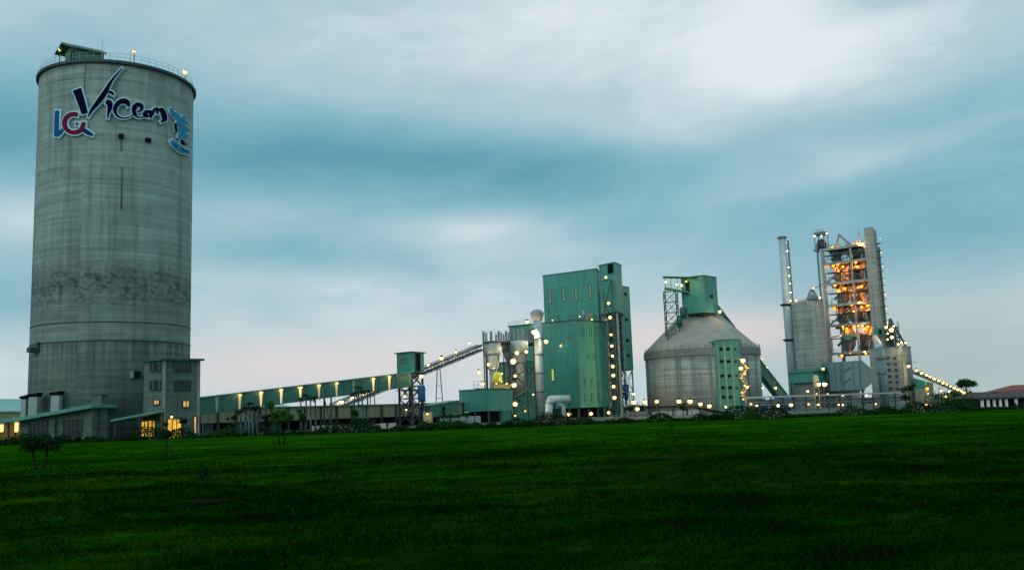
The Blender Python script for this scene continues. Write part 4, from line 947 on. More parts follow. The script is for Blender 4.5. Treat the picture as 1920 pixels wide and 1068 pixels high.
# ================================================================== WALKWAY WITH LAMPS, yard strip in front of the dome
wk = thing('raised_walkway', 'low dark raised pipe walkway carrying lamps in front of the dome silo', 'walkway', P(1270, 775, 200))
wp = [P(1176, 766, 212), P(1215, 763, 205), P(1300, 762, 203), P(1350, 772, 200), P(1390, 776, 198)]
mb = MB()
for a, b_ in zip(wp[:-1], wp[1:]): mb.beam(a, b_, 1.6, .5)
mb.build('deck', M['black'], wk); railing(wk, [w_+Vector((0, -.8, .25)) for w_ in wp], 1.0, 1.6)
for px in (1190, 1212, 1236, 1262, 1288, 1312, 1338, 1362): 
    q = P(px, 765, 204); MB().beam((q.x, q.y, 0), (q.x, q.y, q.z), .35).build('post', M['steel'], wk)
for px, py, k in ((1188, 753, 'n'), (1195, 766, 'n'), (1209, 753, 'n'), (1231.5, 752, 'n'), (1273, 752, 'n'), (1294, 752, 'n'), (1313, 757, 'n'), (1330, 760.5, 'n'), (1361, 762, 'p')):
    q = P(px, py, 202.5); lampat(wk, q, k); MB().beam((q.x, q.y+.2, min(q.z-.3, P(px, 765, 203).z)-.3), (q.x, q.y+.2, q.z), .09).build('lamp_post', M['steel'], wk)
lw = thing('low_wall', 'low pale concrete wall under the raised walkway', 'wall', P(1265, 780, 208))
A, B = XY(1222, 772, 212), XY(1312, 772, 210)
for i in range(6):
    a = (A[0]+(B[0]-A[0])*(i+.06)/6, A[1]+(B[1]-A[1])*(i+.06)/6); b_ = (A[0]+(B[0]-A[0])*(i+.94)/6, A[1]+(B[1]-A[1])*(i+.94)/6)
    MB().prism([a, b_, (b_[0], b_[1]+.3), (a[0], a[1]+.3)], 0, 1.0+.12*(i % 2)).build('panel', M['whitish'], lw)

# ================================================================== DOME SILO
c3, r3 = cyl(1211, 1427, 700, 262.0)
ds = thing('dome_silo', 'wide concrete storage silo with shallow cone roof right of the mill', 'silo', (c3.x, c3.y, 0))
zE = 17.3
MB().lathe([(r3, 0), (r3, zE-2.0)], (c3.x, c3.y, 0), 96).build('wall', M['dome'], ds)
MB().lathe([(r3-.05, zE-2.0), (r3+.35, zE-2.0), (r3+.35, zE-.3), (r3+.1, zE)], (c3.x, c3.y, 0), 96, 0, False, False).build('ring_beam', M['ring'], ds)
zC = ZH(1318, 584, 255)
MB().lathe([(r3+.3, zE-.05), (5.2, zC), (4.6, zC+.2)], (c3.x, c3.y, 0), 96, 0, True, False).build('roof', M['roofc'], ds)
def dome_hit(px, py, rad):
    d = ray(px, py); A_ = d.x**2+d.y**2; B_ = -2*(d.x*c3.x+d.y*c3.y); C_ = c3.x**2+c3.y**2-rad**2
    D_ = max(B_*B_-4*A_*C_, 0); return EYE+d*((-B_-math.sqrt(D_))/(2*A_))
for px, w_ in ((1270, .5), (1276, .35), (1334, .5), (1215, .3), (1418, .4)):
    q = dome_hit(px, 700, r3); an = math.atan2(q.y-c3.y, q.x-c3.x); MB().box((q.x, q.y, (zE-2)/2), (.3, w_, zE-2.05), an).build('pilaster', M['ring'], ds)
railing(ds, [(c3.x+(r3+.2)*math.cos(t_), c3.y+(r3+.2)*math.sin(t_), zE) for t_ in np.linspace(R_(180), R_(360), 25)], 1.0, 2.2, M['grey'])
lamp(ds, 1349.5, 584, 254, 'n')
# elevator tower on the dome face
L, C, Rr = XY(1342, 700, 246), XY(1384, 700, 243), XY(1394, 700, 249)
fp = para(L, C, Rr); et = thing('fin_tower', 'green and yellow finned elevator tower against the dome silo wall', 'tower', (C[0], C[1], 0))
z1 = ZH(1384, 636, 243)
MB().prism(fp, 0, z1).build('wall', M['green'], et); MB().prism(inset(fp, -.2), z1, z1+.2).build('roof', M['greentrim'], et)
finm = plain('yellow_green_fin', (.30, .38, .22), .7)
for px, dx in ((1348, 2.2), (1361, 3.0), (1374, 2.2)):
    for y0, y1 in ((638, 757),):
        a = wallpt(L, C, px-dx*.6, 700); b_ = wallpt(L, C, px+dx*.6, 700)
        MB().prism([(a.x, a.y-.25), (b_.x, b_.y-.25), (b_.x, b_.y-.02), (a.x, a.y-.02)], .5, z1-.3).build('fin', finm, et)
for px in (1354.5, 1367.5):
    for py in (654, 677, 704, 726, 744): win(et, L, C, px-2.8+(py-700)*.05, py-2.4, px+2.8+(py-700)*.05, py+2.4, 'black', 'greentrim', (0, 0), fw=.08)
for px in (1381,):
    for py in (654, 677, 704, 726): win(et, L, C, px-1+(py-700)*.05, py-2, px+1+(py-700)*.05, py+2, 'black', 'greentrim', (0, 0), fw=.06)
L2 = XY(1327, 700, 248); ob = thing('service_bay', 'open green service bay left of the finned tower', 'structure', (L2[0], L2[1], 0))
C4 = XY(1341, 700, 246.5)
for p in (L2, C4): MB().beam((p[0], p[1], 0), (p[0], p[1], z1-.4), .5).build('post', M['greentrim'], ob)
for py in (640, 665, 690, 715, 740):
    z = ZH(1334, py, 247); MB().prism([L2, C4, (C4[0], C4[1]+2), (L2[0], L2[1]+2)], z-.25, z).build('deck', M['green2'], ob)
MB().prism([(L2[0]+.3, L2[1]+.6), (C4[0]-.3, C4[1]+.6), (C4[0]-.3, C4[1]+.9), (L2[0]+.3, L2[1]+.9)], .2, ZH(1334, 668, 247)).build('back_panel', M['bgrib'], ob)
# lit stair on the tower's right
ls2 = thing('lit_stair', 'warmly lit steel stair right of the finned tower', 'stair', XY(1396, 750, 243)+(0,))
yy = [672, 690, 708, 724, 742, 758]; x0, x1 = P(1388, 700, 242.5).x, P(1402, 700, 242.5).x
for i in range(5):
    za, zb = ZH(1395, yy[i+1], 242.5), ZH(1395, yy[i], 242.5); mb = MB(); s_ = i % 2
    for dy in (0, 1.0): mb.beam((x0 if s_ else x1, 242.4+dy, za), (x1 if s_ else x0, 242.4+dy, zb), .12, .3); mb.beam((x0 if s_ else x1, 242.4+dy, za+1), (x1 if s_ else x0, 242.4+dy, zb+1), .07)
    mb.build('flight', M['cream'], ls2); MB().box(((x1 if s_ else x0), 243, zb), (1.2, 2, .15)).build('landing', M['cream'], ls2)
for x in (x0-.4, x1+.4): MB().beam((x, 243.6, 0), (x, 243.6, ZH(1395, 668, 242.5)), .2).build('post', M['steel'], ls2)
for px, py, k in ((1393, 675, 'h'), (1389, 690, 'n'), (1397, 700, 's'), (1390, 708, 's'), (1396, 722, 's'), (1391, 735, 's'), (1393, 748, 's'), (1401, 725, 'n')): lamp(ls2, px, py, 241.6, k)
# top house
L, C, Rr = XY(1278, 550, 256), XY(1321, 550, 252), XY(1345, 550, 257)
fp = para(L, C, Rr); th = thing('silo_head_house', 'green box head house on top of the dome silo roof', 'building', (C[0], C[1], ZH(1321, 584, 252)))
z0 = ZH(1321, 585, 252); z1 = ZH(1321, 516.5, 252)
MB().prism(fp, z0, z1).build('wall', M['green'], th); MB().prism(inset(fp, -.2), z1, z1+.2).build('roof', M['greentrim'], th)
win(th, L, C, 1286, 529, 1293, 546, 'black', 'greentrim', (0, 0), 'doorway'); win(th, C, Rr, 1332, 553, 1336, 558, 'black', 'greentrim', (0, 0))
MB().prism(inset(fp, 2.0), zC-1.2, z0-.003).build('base', M['steel'], th)
# gangway with roof and lattice tower
gw = thing('rooftop_gangway', 'roofed lamp-lit gangway on a green lattice mast left of the head house', 'gangway', P(1260, 640, 256))
a = P(1243, 519.5, 255); b_ = P(1306, 521, 254); MB().beam(a, b_, 2.6, .25).build('roof', M['greentrim'], gw)
a = P(1246, 540, 255); b_ = P(1290, 548, 254); MB().beam(a, b_, 2.4, .5).build('floor', M['green2'], gw)
railing(gw, [a+Vector((0, -1.2, .2)), b_+Vector((0, -1.2, .2))], 1.0, 1.4, M['greentrim'])
for px in (1247, 1258, 1270, 1281):
    p = P(px, 530, 254); MB().beam((p.x, 254, ZH(px, 541+(px-1246)*.18, 254)), (p.x, 254, ZH(px, 520, 254)), .15).build('post', M['greentrim'], gw)
m_ = [(P(1249, 590, 254.5).x, 254), (P(1272, 590, 254.5).x, 254), (P(1272, 590, 254.5).x, 257), (P(1249, 590, 254.5).x, 257)]
zb = zE+1.5; zt_ = ZH(1260, 545, 254.5)
for p in m_: MB().beam((*p, zb), (*p, zt_), .22).build('leg', M['greentrim'], gw)
braces(gw, m_, zb, zt_, 5, .16, 'greentrim')
for px, py, k in ((1248, 528.5, 'n'), (1269, 533, 'n'), (1278.5, 535, 'n'), (1287, 527.5, 's')): lamp(gw, px, py, 253, k)
for i, (px, py, s_) in enumerate(((1281, 578, 2.0), (1274, 594, 1.7))):
    q = P(px, py+4, 252); MB().lathe([(s_*.35, -2.2), (s_*.5, -.6), (s_*.5, .6), (s_*.3, 1.0)], q, 12).build('roof_filter', M['greentrim'], None, label=('dark green filter pot on the dome roof just below the head house', 'lower dark green filter pot on the dome roof beside the lattice mast')[i], cat='filter', group='filter pots on the dome roof')
# descending gallery behind the dome
gallery('descending_gallery', 'steep green gallery coming down behind the dome silo to the right', 'conveyor gallery', P(1340, 588, 283), P(1482, 770, 292), 4.2, 3.0, 'green2', 12)
dg = bpy.data.objects['descending_gallery']
for px, py, k in ((1429, 727, 'n'), (1454, 727, 'n'), (1438, 688, 's'), (1430, 672, 's')): lamp(dg, px, py, 278, k)
for i, px in enumerate((1429, 1455, 1474)):
    q = XY(px, 745, 250); MB().lathe([(1.2, 0), (1.2, 2.6), (1.0, 3.1), (.3, 3.3)], (q[0], q[1], 0), 20).build('blue_tank', M['blue'], None, label=('blue tank just right of the dome silo wall', 'blue tank in front of the steep gallery foot', 'blue tank right of the steep gallery foot')[i], cat='tank', group='blue tanks behind the long canopy')

# ================================================================== LONG CANOPY RIGHT
lc = thing('long_canopy', 'long low pale-roofed pipe canopy running across the right half', 'canopy', P(1540, 770, 205))
A = P(1402, 746.5, 205); B = P(1700, 745, 214)
MB().hexa([(A.x, A.y, A.z), (B.x, B.y, A.z), (B.x, B.y+5, A.z), (A.x, A.y+5, A.z), (A.x, A.y, A.z+.35), (B.x, B.y, A.z+.35), (B.x, B.y+5, A.z+.35), (A.x, A.y+5, A.z+.35)]).build('roof', M['whitish'], lc)
for i in range(15):
    f_ = i/14; MB().beam((A.x+(B.x-A.x)*f_, A.y+(B.y-A.y)*f_+.4, -2.6), (A.x+(B.x-A.x)*f_, A.y+(B.y-A.y)*f_+.4, A.z), .25).build('post', M['steel'], lc)
for dz in (.9, 1.5): MB().tube((A.x, A.y+2, A.z-dz), (B.x, B.y+2, A.z-dz), .22, n=10).build('pipe', M['grey'], lc)
for px, py, k in ((1459, 760, 'n'), (1483, 758.5, 'n'), (1408, 757, 's'), (1419, 760, 's'), (1516, 757, 's'), (1534, 758, 's'), (1572, 758.5, 's'), (1580, 758.5, 's'), (1642, 757, 's'), (1736, 758, 's'), (1747, 758, 's')): lamp(lc, px, py, 203, k)

# ================================================================== RIGHT STACK
q = P(1481, 640, 326); s2 = thing('tall_chimney', 'tall slim pale chimney with a string of lamps up its ladder', 'chimney', (q.x, q.y, 0))
zt = ZH(1467, 447, 326)
MB().lathe([(1.55, 0), (1.5, ZH(1476, 571, 326)), (1.25, zt)], (q.x, q.y, 0), 28).build('shaft', M['galv'], s2)
MB().lathe([(1.3, zt-.2), (1.65, zt), (1.65, zt+.5), (1.2, zt+.7)], (q.x, q.y, 0), 28).build('cap', M['bgrib'], s2)
for py in (571, 637): z = ZH(1478, py, 326); MB().lathe([(1.5, z-.6), (2.4, z), (2.4, z+.25), (1.5, z+.25)], (q.x, q.y, 0), 28, 0, False, False).build('platform', M['steel'], s2)
MB().beam((q.x+1.9, q.y-.9, 6), (q.x+1.7, q.y-.9, zt-1), .55, .55).build('ladder_cage', M['bgrib'], s2)
for px, py in ((1474.5, 455), (1476, 471), (1478.5, 501), (1480, 516.5), (1481, 531), (1482, 548)): lamp(s2, px, py, 323, 's' if py == 455 else 'p')
lamp(s2, 1482, 564, 323, 'n'); lamp(s2, 1493, 564, 323, 'p')
# ---- second concrete silo
c5, r5 = cyl(1488, 1549, 630, 322)
s3 = thing('clinker_silo', 'grey concrete silo between the tall chimney and the preheater tower', 'silo', (c5.x, c5.y, 0))
zt = ZH(1515, 566, 322-r5)
MB().lathe([(r5, 0), (r5, zt), (r5*.96, zt+.3), (.5, zt+1.5)], (c5.x, c5.y, 0), 56, 0, True, False).build('wall', M['dome'], s3)
railing(s3, [(c5.x+(r5-.1)*math.cos(t_), c5.y+(r5-.1)*math.sin(t_), zt+.2) for t_ in np.linspace(R_(170), R_(370), 17)], 1.0, 2)
q = P(1525, 562, 318); MB().hexa([(q.x-2, 317, zt+.5), (q.x+2, 317, zt+.5), (q.x+2, 321, zt+.5), (q.x-2, 321, zt+.5), (q.x-.5, 318.5, zt+4.6), (q.x+.5, 318.5, zt+4.6), (q.x+.5, 319.5, zt+4.6), (q.x-.5, 319.5, zt+4.6)]).build('roof_hopper', M['bgrib'], s3)
lamp(s3, 1525, 540, 317, 'p'); lamp(s3, 1537, 558, 315, 'n'); MB().beam(P(1526, 541, 318), P(1543, 532, 324), .3).build('spout', M['bgrib'], s3)
# ---- low green annex
L, C, Rr = XY(1480, 710, 304), XY(1527, 710, 298), XY(1550, 710, 306)
fp = para(L, C, Rr); an_ = thing('green_annex', 'small green annex at the foot of the grey concrete silo', 'building', (C[0], C[1], 0))
z0, z1 = ZH(1527, 716, 298), ZH(1527, 697, 298)
MB().prism(fp, z0, z1).build('wall', M['green'], an_)
o_ = inset(fp, -.5); MB().prism(o_, z1, [z1+.2, z1+.2, z1+1.8, z1+1.8]).build('roof', M['green2'], an_); legs(an_, inset(fp, .5), 0, z0, .4)
MB().prism(inset(fp, 1.5), 0, z0-.01).build('lower_wall', M['ring'], an_)
q = P(1530, 712, 294); lt = thing('lit_tank', 'cream rounded tank glowing between yellow lamps', 'tank', (q.x, q.y, 0))
MB().lathe([(.9, q.z-2.5), (.95, q.z+.5), (.6, q.z+1.4), (.1, q.z+1.6)], (q.x, q.y, 0), 20).build('body', plain('cream_paint', (.6, .56, .36), .5), lt)
for s_ in (-.7, .7): MB().beam((q.x+s_, q.y, 0), (q.x+s_, q.y, q.z-2.4), .2).build('leg', M['cream'], lt)
for px, py, k in ((1535, 720, 'h'), (1546, 720, 'h'), (1543, 691, 'n'), (1514, 733, 'n'), (1531, 738, 's'), (1552, 738, 's')): lamp(lt, px, py, 291, k)

# ================================================================== PREHEATER TOWER
FL, FC = XY(1550, 570, 336), XY(1634, 570, 326)
ev = Vector((FC[0]-FL[0], FC[1]-FL[1], 0)); LW = ev.length; ev.normalize(); nv = Vector((-ev.y, ev.x, 0)); DP = 13.0
def pt(s_, o_): return (FL[0]+ev.x*s_*LW+nv.x*o_, FL[1]+ev.y*s_*LW+nv.y*o_)
ph = thing('preheater_tower', 'open concrete preheater tower with orange lit floors', 'tower', (FL[0], FL[1], 0))
zf = [ZH(1634, y_, 326) for y_ in (656, 602, 563, 521.5, 483, 455)]
ztp = zf[-1]
for s_ in (0, .64, 1.0):
    for o_ in (0, DP):
        if s_ == .64 and o_ == 0: w_ = .6
        else: w_ = .95
        p = pt(s_, o_); MB().box((p[0], p[1], ztp/2), (w_, w_, ztp), math.atan2(ev.y, ev.x)).build('column', M['ring' if o_ else 'dome'], ph)
for i, z in enumerate(zf):
    mb = MB(); mb.prism([pt(-.02, -.6), pt(1.02, -.6), pt(1.02, .2), pt(-.02, .2)], z-.9, z); mb.build('floor_beam', M['dome'], ph)
    MB().prism([pt(.0, .203), pt(1.0, .203), pt(1.0, DP), pt(.0, DP)], z-.45, z-.05).build('floor', M['ring'], ph)
    railing(ph, [(*pt(0, -.5), z), (*pt(1, -.5), z)], 1.1, 2.0, M['steel'])
    mb = MB()
    for o_ in (DP*.55,):
        mb.prism([pt(0, o_), pt(1, o_), pt(1, o_+.4), pt(0, o_+.4)], z-1.2, z-.46)
    mb.build('cross_beam', M['ring'], ph)
cym = plain('vessel_steel', (.30, .36, .37), .55, .2, .3, .5)
lay = [[(.30, 2.5), (.80, 2.0)], [(.22, 2.2), (.50, 2.0), (.82, 2.2)], [(.28, 2.1), (.52, 1.6), (.80, 2.2)], [(.24, 2.4), (.46, 2.2), (.82, 1.9)], [(.20, 2.0), (.82, 2.3)]]
for i, row in enumerate(lay):
    zl_, zh_ = zf[i], zf[i+1]; hh = zh_-zl_
    for s_, rr in row:
        p = pt(s_, 5.6); MB().lathe([(rr*.4, zl_), (rr*.6, zl_+hh*.08), (rr, zl_+hh*.26), (rr, zl_+hh*.74), (rr*.55, zl_+hh*.84), (rr*.4, zh_-.5)], (*p, 0), 20).build('cyclone', cym, ph)
    a = pt(.12, 2.8); b_ = pt(.9, 2.8); MB().path([(a[0], a[1], zl_+hh*.25), (pt(.45, 2.8)[0], pt(.45, 2.8)[1], zl_+hh*.72), (b_[0], b_[1], zl_+hh*.5)], .45, 10).build('duct', M['bgrib'], ph)
    MB().prism([pt(.56, 5.5), pt(.97, 5.5), pt(.97, 5.8), pt(.56, 5.8)], zl_, zl_+hh*.62).build('screen_wall', M['steel'], ph)
for i in range(5):
    zl_, zh_ = zf[i], zf[i+1]; hh = zh_-zl_
    for k in range(5):
        s_ = .06+.2*k+random.uniform(-.05, .05); zz_ = zl_+hh*random.uniform(.2, .6); s2_ = min(.98, s_+random.uniform(.1, .3))
        MB().path([(*pt(s_, random.uniform(.6, 2.2)), zl_+.1), (*pt(s_, 1.6), zz_), (*pt(s2_, 2.0), zz_+random.uniform(-1, 1.2)), (*pt(s2_, 2.6), zh_-.6)], random.uniform(.12, .26), 7).build('pipe', M['bgrib' if k % 2 else 'galv'], ph)
    mb = MB(); mb.beam((*pt(.03 if i % 2 else .6, .3), zl_), (*pt(.6 if i % 2 else .97, .3), zh_-1), .3); mb.beam((*pt(.35, .4), zl_), (*pt(.35, .4), zh_-.9), .3); mb.beam((*pt(.02, .4), zl_+hh*.5), (*pt(.98, .4), zl_+hh*.5), .22)
    mb.build('bracing', M['steel'], ph); railing(ph, [(*pt(0, .5), zl_+hh*.5), (*pt(.98, .5), zl_+hh*.5)], .9, 2.0, M['bgrib'])
    MB().prism([pt(.02, .6), pt(.98, .6), pt(.98, 3.0), pt(.02, 3.0)], zl_+hh*.5-.1, zl_+hh*.5).build('mezzanine', M['steel'], ph)
q = pt(.45, 1.2); MB().box((q[0], q[1], zf[0]+5.2), (4.2, 2, 2.0)).build('cabin', M['green'], ph)
# ring gasket duct between the upper vessels
q = pt(.50, 1.5); mb = MB()
for k in range(14):
    t0, t1 = 2*math.pi*k/14, 2*math.pi*(k+1)/14; mb.tube((q[0]+1.5*math.cos(t0), q[1], zf[4]+1.2+1.5*math.sin(t0)), (q[0]+1.5*math.cos(t1), q[1], zf[4]+1.2+1.5*math.sin(t1)), .38, n=8)
mb.build('ring_duct', M['galv'], ph)
ol = [(1560, 464), (1571, 463), (1588, 462), (1599, 459), (1606, 457), (1614, 455), (1619, 461),
      (1553, 497), (1562, 499), (1571, 496), (1580, 500), (1585, 507), (1604, 492), (1607, 500), (1572, 507),
      (1565, 535), (1573, 530), (1583, 530), (1583, 541), (1597, 545), (1608, 540), (1614, 537), (1600, 553), (1570, 545),
      (1564, 578), (1597, 571), (1611, 567), (1622, 568), (1626, 573), (1600, 583), (1616, 575), 
      (1580, 612), (1587, 616), (1592, 608), (1601, 612), (1615, 611), (1619, 617), (1627, 612), (1635, 613), (1609, 609),
      (1597, 660), (1623, 662), (1578, 667)]
for k_, (px, py) in enumerate(ol):
    d_ = 1.0+1.4*(k_ % 3); A_, B_ = pt(0, d_), pt(1, d_); lampat(ph, wallpt(A_, B_, px, py), 'o')
lamp(ph, 1611, 458, 327, 'h'); lamp(ph, 1616, 457, 328, 'o'); lamp(ph, 1610, 567, 328, 'p'); lamp(ph, 1617, 611, 328, 'p'); lamp(ph, 1594, 662, 325, 's'); lamp(ph, 1621, 659, 326, 'n'); lamp(ph, 1576, 629, 328, 's')
# left riser pipes
for dx, rr, mt in ((-.02, .5, 'galv'), (-.10, .35, 'bgrib')):
    p = pt(dx-.03, .5); MB().tube((*p, 0), (*p, zf[-1]+(2 if dx < -.05 else 0)), rr, n=14).build('riser_pipe', M[mt], ph)
# top gear
p = P(1538, 445, 333); tg = MB(); z = ztp
MB().prism([pt(-.24, 1), pt(.08, 1), pt(.08, 6), pt(-.24, 6)], ZH(1540, 466, 334), ZH(1540, 466, 334)+.3).build('top_deck', M['bgrib'], ph)
zz0 = ZH(1540, 466, 334)
MB().prism([pt(-.20, 1.2), pt(.04, 1.2), pt(.04, 5.5), pt(-.20, 5.5)], ZH(1540, 436, 334), ZH(1540, 431, 334)).build('top_roof', M['bgrib'], ph)
for s_ in (-.19, .03):
    for o_ in (1.4, 5.3): MB().beam((*pt(s_, o_), zz0), (*pt(s_, o_), ZH(1540, 436, 334)), .25).build('top_post', M['bgrib'], ph)
MB().lathe([(1.6, zz0+.3), (1.9, zz0+2.5), (1.2, zz0+4.2)], (*pt(-.08, 3.2), 0), 16).build('top_hopper', M['steel'], ph)
railing(ph, [(*pt(-.24, 1), zz0+.3), (*pt(.08, 1), zz0+.3)], 1.1, 1.2); railing(ph, [(*pt(-.2, 1.2), ZH(1540, 431, 334)), (*pt(.04, 1.2), ZH(1540, 431, 334))], .9, 1.0)
for px, py, k in ((1527, 442.5, 'n'), (1540, 442, 'p'), (1550, 438, 'n')): lamp(ph, px, py, 330, k)
mb = MB(); a0 = pt(.30, 3); a1 = pt(.62, 3); tz = ztp+5.0
mb.beam((*a0, ztp), (*pt(.34, 3), tz), .4); mb.beam((*pt(.34, 3), tz), (*a1, ztp), .7); mb.beam((*pt(.22, 3), ztp), (*pt(.34, 3), tz), .3); mb.build('crane_frame', M['bgrib'], ph)
p = pt(.80, 3); MB().tube((*p, ztp), (*p, ztp+5.2), .28, .16, 8).build('mast', M['grey'], ph)
# bottom lift shaft
L, C, Rr = pt(1.0, -1.2), XY(1649.5, 570, 322.5), XY(1655, 570, 331)
fp = para(L, C, Rr); sh2 = thing('lift_shaft', 'tall windowless concrete lift shaft on the right of the preheater tower', 'tower', (C[0], C[1], 0))
z1 = ZH(1637, 427, 323); MB().prism(fp, 0, z1).build('wall', concrete('concrete_shaft', (.42, .45, .42)), sh2)
MB().prism(inset(fp, .3), z1, z1+.3).build('parapet', M['ring'], sh2)
for k in range(15):
    z = 22+k*2.5; f_ = .5; p = (C[0]+(Rr[0]-C[0])*f_+.3, C[1]+(Rr[1]-C[1])*f_); 
    MB().box((p[0]+.5, p[1], z), (1.2, 3.5, .14), 0).build('balcony', M['louvre'], sh2)
    if k % 2 == 0: lampat(sh2, (p[0]+.5, p[1]-1.9, z+1.5), 's')
p = P(1648, 622, 321); MB().box((p.x, p.y, p.z), (3.8, 1.0, 3.2)).build('green_cabin', M['green'], sh2); MB().box((p.x+.2, p.y-.52, p.z), (1.0, .1, 1.6)).build('cabin_door', M['black'], sh2)

# ================================================================== BLUE-GREY FILTER BODY
bf = thing('bag_filter', 'big blue-grey filter housing with chamfered end under the preheater tower', 'filter house', P(1590, 745, 300))
A, B = XY(1555, 700, 302), XY(1618, 700, 296)
E = XY(1640, 700, 300)
z0, z1 = ZH(1585, 731, 299), ZH(1585, 677, 299); bk = 9
MB().prism([A, B, (B[0]+1.5, B[1]+bk), (A[0]+1, A[1]+bk)], z0, z1).build('body', M['bluegrey'], bf)
zm0, zm1 = ZH(1638, 713, 300), ZH(1638, 696, 300)
MB().hexa([(B[0]+.005, B[1], z0), (E[0], E[1], zm0), (E[0]+1, E[1]+bk-3, zm0), (B[0]+1.5, B[1]+bk, z0), (B[0]+.005, B[1], z1), (E[0], E[1], zm1), (E[0]+1, E[1]+bk-3, zm1), (B[0]+1.5, B[1]+bk, z1)]).build('end_cone', M['bluegrey'], bf)
q = wallpt(A, B, 1578, 700); MB().box((q.x, q.y-.2, (z0+z1)/2), (1.0, .5, z1-z0-.3)).build('duct_slot', M['bgrib'], bf)
for py in (690, 711): a = wallpt(A, B, 1581, py+4); b_ = wallpt(A, B, 1592, py-3); MB().beam(a-Vector((0, .5, 0)), b_-Vector((0, .5, 0)), .7, .5).build('arm', M['bgrib'], bf)
for px in (1566, 1600, 1612): q = wallpt(A, B, px, 700); MB().box((q.x, q.y-.1, (z0+z1)/2), (.2, .2, z1-z0-.1)).build('rib', M['bgrib'], bf)
fp = [A, B, (B[0]+1.5, B[1]+bk), (A[0]+1, A[1]+bk)]
MB().prism(inset(fp, -.3), z0-.4, z0-.003).build('base_frame', M['steel'], bf); legs(bf, inset(fp, .6)+[((A[0]+B[0])/2, (A[1]+B[1])/2+.5)], 0, z0-.4, .45); MB().prism(inset(fp, 1.8), 0, z0-.41).build('hopper_skirt', M['bgrib'], bf)
railing(bf, [(*A, z1), (*B, z1)], 1.1, 1.8)
for px, py, k in ((1624, 741, 'n'), (1580, 741, 's')): lamp(bf, px, py, 293, k)

# ================================================================== GREY BLOCK WITH WINDOWS
L, C, Rr = XY(1633, 700, 322), XY(1695, 700, 310), XY(1712, 700, 318)
fp = para(L, C, Rr); gb_ = thing('grey_block', 'grey many-windowed concrete block right of the preheater tower', 'building', (C[0], C[1], 0))
z1 = ZH(1690, 649, 310); MB().prism(fp, 0, z1).build('wall', M['dome'], gb_); MB().prism(inset(fp, -.2), z1, z1+.3).build('roof', M['ring'], gb_)
for py in (671, 682, 693, 705, 716, 728):
    for px in (1668, 1681): win(gb_, L, C, px-2.6+(py-700)*.1, py-1.9, px+2.6+(py-700)*.1, py+1.9, 'glass', 'ring', (1, 0), fw=.1)
    if py in (682, 693, 705): win(gb_, C, Rr, 1701+(py-700)*.1, py-1.8, 1705+(py-700)*.1, py+1.8, 'glass', 'ring', (0, 0), fw=.1)
for px in (1663, 1675, 1688): q = wallpt(L, C, px, 700); MB().box((q.x, q.y-.12, z1/2), (.35, .3, z1-.1)).build('pilaster', M['dome'], gb_)
# silver duct in front of it
p = P(1654, 700, 305); du = thing('down_duct', 'pale blue-grey vertical duct before the many-windowed block', 'duct', (p.x, p.y, 0))
MB().tube((p.x, p.y, 0), (p.x, p.y, ZH(1650, 655, 305)), 1.25, n=20).build('pipe', M['bluegrey'], du); a = P(1650, 655, 305); b_ = P(1641, 632, 312)
MB().tube((p.x, p.y, a.z), (b_.x, b_.y, b_.z), 1.25, .9, 20).build('upper_pipe', M['galv'], du)
for py in (672, 700): z = ZH(1654, py, 305); MB().lathe([(1.26, z), (1.9, z), (1.9, z+.5), (1.26, z+.5)], (p.x, p.y, 0), 20, 0, False, False).build('collar', M['bgrib'], du)
# lit cooler tower
L, C, Rr = XY(1658, 630, 316), XY(1676, 630, 312), XY(1686, 630, 318)
fp = para(L, C, Rr); kt = thing('lit_steel_tower', 'open steel frame crowded with yellow lamps above the grey block', 'tower', (C[0], C[1], z1))
zt = ZH(1668, 600, 312); legs(kt, fp, z1, zt, .25, 'bgrib'); braces(kt, fp, z1, zt-2, 4, .2, 'greentrim')
for k in range(1, 4): MB().prism(fp, z1+(zt-z1)*k/4, z1+(zt-z1)*k/4+.15).build('deck', M['greentrim'], kt)
MB().lathe([(1.2, z1+.3), (1.5, z1+4), (.8, zt-1), (.5, zt+1)], mid(fp), 14).build('hopper', M['greentrim'], kt)
MB().beam((*fp[1], zt-1), (*XY(1698, 645, 316), z1+.5), .5).build('chute', M['greentrim'], kt)
for px, py, k in ((1661, 613.5, 'n'), (1671, 618, 'h'), (1664, 625, 'n'), (1672, 632, 'h'), (1664, 636, 'n'), (1676, 611, 'p'), (1684, 645, 'n'), (1690, 641.5, 'n'), (1698, 642, 'n')): lamp(kt, px, py, 309, k)

# ================================================================== RIGHT CONVEYOR
a = P(1712, 700, 312); b_ = P(1836, 753, 300)
rc, _n = truss('lamp_lined_conveyor', 'sloping conveyor lined with bright lamps running down to the right', a, b_, 1.2, 2.4, 22, 'steel', cover='louvre')
for px, py in ((1718, 694), (1728, 699), (1736.5, 702.5), (1744, 706), (1752, 709.5), (1760, 713), (1768, 717), (1775, 719.5), (1782, 723.5), (1789, 726.5), (1796, 729.5), (1802, 732.5), (1808, 735.5), (1826, 740)):
    Y_ = 311-(px-1712)/124*12; q = P(px, py, Y_); lampat(rc, q, 'n'); MB().beam((q.x, q.y+.3, q.z-1.2), (q.x, q.y+.3, q.z), .09).build('lamp_post', M['steel'], rc)
for px, py in ((1745, 715), (1763, 724), (1776, 731), (1800, 742)):
    q = P(px, py, 306); mb = MB()
    for dx in (-.8, .8): mb.beam((q.x+dx*.6, q.y, q.z), (q.x+dx, q.y, -2.6), .25)
    mb.build('trestle', M['bgrib'], rc)
L, C, Rr = XY(1714, 725, 314), XY(1735, 725, 308), XY(1749, 725, 314)
fp = para(L, C, Rr); ga_ = thing('green_grey_shed', 'grey and green shed under the upper end of the lamp-lined conveyor', 'shed', (C[0], C[1], 0))
z1 = ZH(1735, 711, 308)
